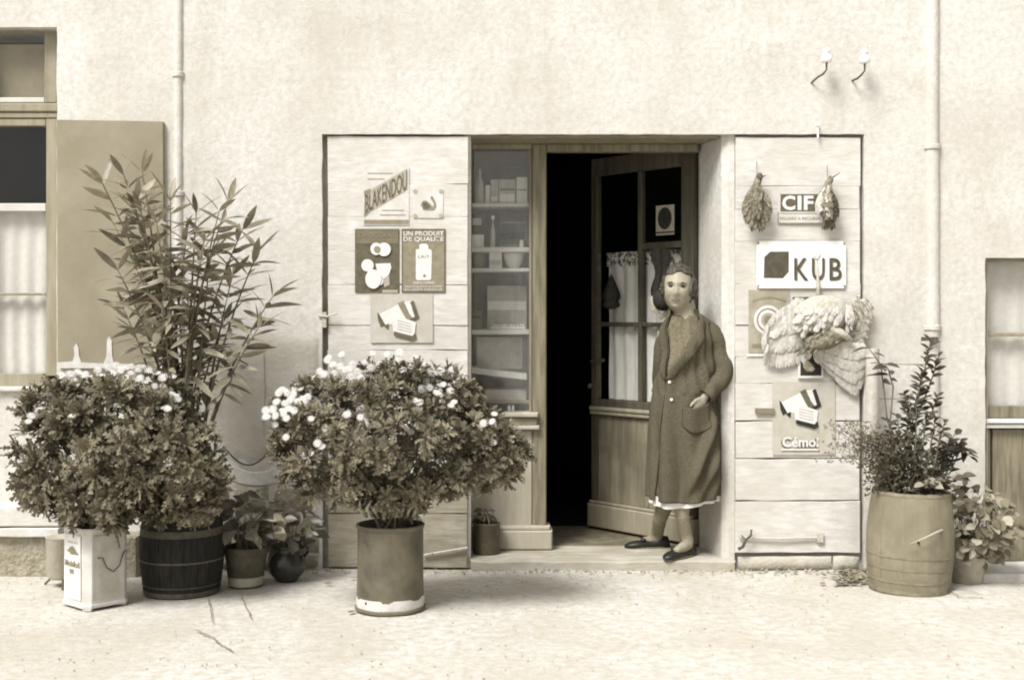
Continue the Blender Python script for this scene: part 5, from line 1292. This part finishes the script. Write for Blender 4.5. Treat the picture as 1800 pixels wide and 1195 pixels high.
# hair: waved cap swept to the back
def hair():
    bm = bmesh.new(); bmesh.ops.create_icosphere(bm, subdivisions=6, radius=1)
    kill = []
    for v in bm.verts:
        d = v.co.copy()
        front = -d.y; u = d.x; z = d.z
        hl = .62 + .05 * math.sin(u * 7 + 1) + .08 * u
        face = front > .18 and z < hl * (1 - .38 * abs(u) ** 3.5) and abs(u) < .80 + .1 * z
        w_ = math.sin(d.z * 22 + 2.6 * math.sin(d.x * 3 + d.y * 2)) * .035 + nz(d.x, d.y, d.z, 3) * .07 + nz(d.x * 12, d.y * 12, d.z * 3) * .03
        vol = .20 + (.24 if u > 0 else .06) * max(0, 1 - abs(z + .05) * 1.5) * min(1, abs(u) * 1.3) + .08 * max(0, d.y) + w_
        r = 1 + vol
        r = 1 + vol * (1 - .55 * max(0, min(1, front * 1.4)))
        if z < -.35 and front < .18: r = 1 + .06 + w_ * .5 + .1 * max(0, d.y)
        v.co = Vector((d.x * .080 * r, d.y * .098 * r + .004, d.z * .128 * (1 + vol * .55)))
        if face or z < -.52 or (front > .18 and z < -.28): kill.append(v)
    bmesh.ops.delete(bm, geom=kill, context='VERTS')
    bd = [e for e in bm.edges if len(e.link_faces) == 1]
    r = bmesh.ops.extrude_edge_only(bm, edges=bd)
    for v in r['geom']:
        if isinstance(v, bmesh.types.BMVert): v.co *= .84
    for v in bm.verts: v.co = HR @ v.co + HC
    me = bpy.data.meshes.new('hair'); bm.to_mesh(me); bm.free(); o = link_mesh('hair', me, hairm, wm); me.shade_smooth()
    MB().ell(HP(.02, .112, -.02), (.045, .03, .04), 16, 10, fn=lambda v: v * (1 + .08 * math.sin(v.z * 200))).build('bun', hairm, wm, smooth=True)
hair()
# coat
CR = [  # py, cx, half width px, depth, thL, thR
 (551, 1204, 25, .078, -66, 46), (558, 1206, 34, .086, -64, 34), (566, 1208, 41, .092, -60, 22), (578, 1208, 44, .100, -58, 12), (600, 1209, 47, .125, -54, -6), (625, 1207, 46, .140, -48, -20),
 (645, 1205, 46, .140, -46, -34), (664, 1203, 48, .138, -42, -40), (690, 1202, 53, .145, -42, -40), (720, 1200, 56, .150, -42, -39), (760, 1200, 58, .155, -47, -42), (800, 1202, 60, .155, -52, -46), (840, 1203, 62, .150, -57, -50), (862, 1203, 62, .148, -60, -51), (874, 1203, 62, .148, -61, -51)]
def crow(py):
    py = max(CR[0][0], min(CR[-1][0], py))
    for a, b in zip(CR, CR[1:]):
        if a[0] <= py <= b[0]:
            t = (py - a[0]) / (b[0] - a[0]); return [a[i] + (b[i] - a[i]) * t for i in range(6)]
def cfold(th, py):
    k = max(0, (py - 600) / 275)
    f = .016 * k * math.sin(th * 9 + .8 + .5 * math.sin(py * .02)) +   .012 * k * math.sin(th * 5 + 2 + py * .004)
    px = math.sin(th)
    # drapes falling from the pocket side
    for c0_, w0 in ((-.1, .13), (.33, .12), (.72, .13), (1.15, .12)):
        ln = th - (c0_ + 1.0 - (py - 730) * .0072)
        if py > 705: f += .050 * math.exp(-(ln / (w0 * (.62 if ln > 0 else 1.1))) ** 2) * min(1, (py - 705) / 30) * max(.25, math.cos(th - .2)) * (1 if py < 820 else max(.2, 1 - (py - 820) / 60)) * (th > -.7)
    if 570 < py < 690: f += .018 * math.sin((th * 3.2 + py * .055)) * math.exp(-((py - 640) / 40) ** 2) + .006 * math.sin(th * 14 - py * .05)
    return f + .0025 * nz(th * 3, py * .05, 1)
def cpt(th, py, off_=0.0):
    _, cx, hw, hd, _, _ = crow(py); r = cfold(th, py) + off_
    c = U(cx, py, YB); return c + Vector((math.sin(th) * (hw / F * 7.2 + r), -math.cos(th) * (hd + r), 0))
def clothsurf(rows, cols, fn, thick, name, mt, parent=wm):
    bm = bmesh.new(); g = [[bm.verts.new(fn(i / (rows - 1), j / (cols - 1))) for j in range(cols)] for i in range(rows)]
    for i in range(rows - 1):
        for j in range(cols - 1): bm.faces.new((g[i][j], g[i + 1][j], g[i + 1][j + 1], g[i][j + 1]))
    bmesh.ops.recalc_face_normals(bm, faces=bm.faces)
    me = bpy.data.meshes.new(name); bm.to_mesh(me); bm.free(); o = link_mesh(name, me, mt, parent, smooth=True)
    if thick: md = o.modifiers.new('t', 'SOLIDIFY'); md.thickness = thick; md.offset = 0
    return o
def coatfn(u, v):
    py = 551 + u * (874 - 551); r = crow(py); a, b = R(r[5]), R(r[4]) + 2 * math.pi; th = a + (b - a) * v
    hem = py
    if u > .8: hem = py + (u - .8) / .2 * (4 * math.cos(th) - 6 * max(0, math.sin(th)))
    e = .006 * max(0, 1 - v * 14)
    p = cpt(th if th < math.pi else th - 2 * math.pi, py, e); p.z = UZ(hem, YB); return p
coat = clothsurf(110, 150, coatfn, .006, 'coat', coatm)
def dressfn(u, v):
    py = 555 + u * (868 - 555); th = -math.pi + 2 * math.pi * v; r = crow(py); f = .003 * math.sin(th * 12) * u - .014 - .004 * (u < .15)
    if u < .1: f -= .0 * (1 - u * 10)
    p = cpt(th, py, f)
    if u < .02: p.z += .004
    return p
clothsurf(70, 90, dressfn, .003, 'dress', dressm)
def slipfn(u, v):
    th = -math.pi + 2 * math.pi * v; py = 867 + 19 * u - (9 * max(0, math.sin(th)) + 2 * math.sin(th * 3)) * u
    p = cpt(th, 860, -.017 + .004 * math.sin(th * 7) * u); p.z = UZ(py + .5, YB); return p
clothsurf(12, 90, slipfn, .002, 'petticoat', slipm)
# lapels
for sg, key in ((1, 5), (-1, 4)):
    def lap(u, v, sg=sg, key=key):
        py = 551 + u * (666 - 551); r = crow(py); wd = R(4 + 34 * math.sin(min(1, u * 1.6) * math.pi / 2) * (1 - u) ** .6 * 1.2)
        th = R(r[key]) + sg * wd * v; p = cpt(th, py, .010 + .004 * math.sin(v * 3.1)); return p
    clothsurf(24, 7, lap, .004, 'lapel', coatm)
# collar round the neck
def collar(u, v):
    th = R(46) + (R(298) - R(46)) * v; a = th if th < math.pi else th - 2 * math.pi
    c = U(1201, 552, YB); r = .070 + .026 * u; z = .028 * math.sin(math.pi * min(1, u + .25)) * (1 if u < .75 else .6) - .03 * u
    bk = .5 - .5 * math.cos(th); return c + Vector((math.sin(th) * (r + .004), -math.cos(th) * r, z + .022 * bk))
clothsurf(7, 50, collar, .004, 'collar', coatm)
# sleeves
def sleeve(pts, name='sleeve', cuff=True):
    P_ = [U(a, b, c) for a, b, c, _ in pts]; rr = [q[3] for q in pts]; n = 40; rings = []
    def cr(t):
        t = t * (len(P_) - 1); k = min(int(t), len(P_) - 2); f = t - k; f2 = f
        g = lambda a: a[k] + (a[k + 1] - a[k]) * f2
        p0 = P_[max(k - 1, 0)]; p1 = P_[k]; p2 = P_[k + 1]; p3 = P_[min(k + 2, len(P_) - 1)]
        p = .5 * ((2 * p1) + (p2 - p0) * f + (2 * p0 - 5 * p1 + 4 * p2 - p3) * f * f + (3 * p1 - p0 - 3 * p2 + p3) * f ** 3)
        return p, g(rr)
    for i in range(n + 1):
        t = i / n; p, r = cr(t); q, _ = cr(min(1, t + .02)); o_, _ = cr(max(0, t - .02)); tg = (q - o_).normalized(); a = tg.cross(Vector((0, -1, .15))).normalized(); b = tg.cross(a).normalized()
        rings.append([p + (a * math.cos(w_) + b * math.sin(w_)) * (r + .0075 * math.sin(i * .62 + 1.9 * math.sin(w_ + 1) + 2 * nz(t * 3, 2)) * (.3 + abs(t - .1)) * (1 if P_[3].x > .9 else .5) + .003 * nz(math.cos(w_) * 2, math.sin(w_) * 2, t * 9) + (.004 if t > .93 else 0)) for w_ in [2 * math.pi * k / 24 for k in range(24)]])
    MB().loft(rings, cap=False).build(name, coatm, wm, smooth=True)
sleeve([(1218, 574, YB, .030), (1234, 575, YB, .048), (1250, 585, YB, .060), (1262, 610, YB, .064), (1270, 642, YB - .02, .062), (1264, 670, YB - .06, .056), (1249, 687, YB - .11, .044), (1240, 697, YB - .138, .036)])
sleeve([(1200, 574, YB, .028), (1186, 576, YB, .044), (1174, 586, YB, .054), (1167, 615, YB + .02, .056), (1163, 650, YB + .05, .052), (1165, 685, YB + .11, .046), (1184, 718, YB + .175, .036)])
# pocket
def pocket(u, v):
    px = 1193 + 45 * v; top_ = 711 - 5 * math.sin(v * 3.14) * -1 - 7 * v; bot = 742 + 14 * math.sin(v * math.pi) ** .7 + 3 * v; py = top_ + (bot - top_) * u
    _, cx, hw, hd, _, _ = crow(py); s_ = max(-.97, min(.97, (px - cx) / (hw + 3))); th = math.asin(s_)
    bul = .010 + .026 * math.sin(math.pi * min(1, v * 1.0)) * (1 - .75 * u) + (.0 if 0 < u < 1 and 0 < v < 1 else -.008 * (u > 0))
    p = cpt(th, py, bul); return p
clothsurf(18, 26, pocket, .004, 'pocket', coatm)
for a, b in ((1174.5, 669), (1176, 699)):
    _, cx, hw, hd, _, _ = crow(b); th = math.asin((a + 1 - cx) / hw); MB().ell(cpt(th, b, .012), (.009, .005, .009), 12, 6).build('button', porcelain, wm, smooth=True)
# shoes
def shoe(heel, toe, w_=.040):
    heel = Vector(heel); toe = Vector(toe); ax_ = (toe - heel); L_ = ax_.length; ax_.normalize(); sd_ = Vector((-ax_.y, ax_.x, 0)); rings = []
    for t, wd, hh in ((0, .35, .035), (.04, .75, .062), (.14, .86, .068), (.30, .82, .056), (.42, .84, .040), (.55, .98, .040), (.70, 1.06, .044), (.84, .95, .036), (.94, .66, .027), (1.0, .22, .016)):
        c = heel + ax_ * L_ * t; ring = []
        for k in range(16):
            a = 2 * math.pi * k / 16; x = math.cos(a) * w_ * wd; z = math.sin(a); z = z * hh * .5 + hh * .5 if z > 0 else max(-.5, z) * hh + hh * .5
            ring.append(c + sd_ * x + Vector((0, 0, max(0, z))))
        rings.append(ring)
    s_ = MB().loft(rings).build('shoe', blackshoe, wm, smooth=True)
    b = MB(); p = heel + ax_ * L_ * .60 + Vector((0, 0, .046))
    for sg in (-1, 1): b.ell(p + sd_ * sg * .018, (.018, .014, .010), 10, 6)
    b.ell(p + Vector((0, 0, .004)), (.008, .008, .009), 8, 5); b.build('bow', blackshoe, s_, smooth=True)
    so = MB(); so.loft([[heel + ax_ * (L_ * .5 + math.cos(a) * L_ * .505) + sd_ * math.sin(a) * w_ * 1.02 + Vector((0, 0, z)) for a in [2 * math.pi * k / 24 for k in range(24)]] for z in (-.001, .006)]); so.build('sole', tinb, s_)
hA = U(1177, 952, yA); hA.z = FL + .001; tA = U(1098, 955, yA - .03); tA.z = FL + .001; shoe(hA, tA)
hB = U(1219, 965, yBf + .06); hB.z = FL + .001; tB = U(1168, 973, yBf - .12); tB.z = FL + .001; shoe(hB, tB)

# grit on the pavement
def grit(n, f, s0, name, mt):
    VV = []; FF = []
    for i in range(n):
        p = f(); r = s0 * random.uniform(.4, 1.4) ** 1.6; b = len(VV); a = random.uniform(0, 2)
        for k in range(4): VV.append((p.x + r * math.cos(a + k * 1.57) * random.uniform(.7, 1.2), p.y + r * math.sin(a + k * 1.57), .004))
        VV.append((p.x, p.y, .005 + r * .7)); FF += [(b + k, b + (k + 1) % 4, b + 4) for k in range(4)]
    MB().add(VV, FF).build(name, mt, kind='stuff')
gm = mat('grit', .16, .40, scale=30, bump=.2, rnd=.4)
grit(1500, lambda: Vector((random.uniform(-3, 3), -2.4 * random.random() ** 1.6 - .03, 0)), .0045, 'grit', gm)
grit(700, lambda: Vector((random.uniform(-3, 3), -.03 - abs(random.gauss(0, .06)), 0)), .007, 'wall_foot_grit', gm)
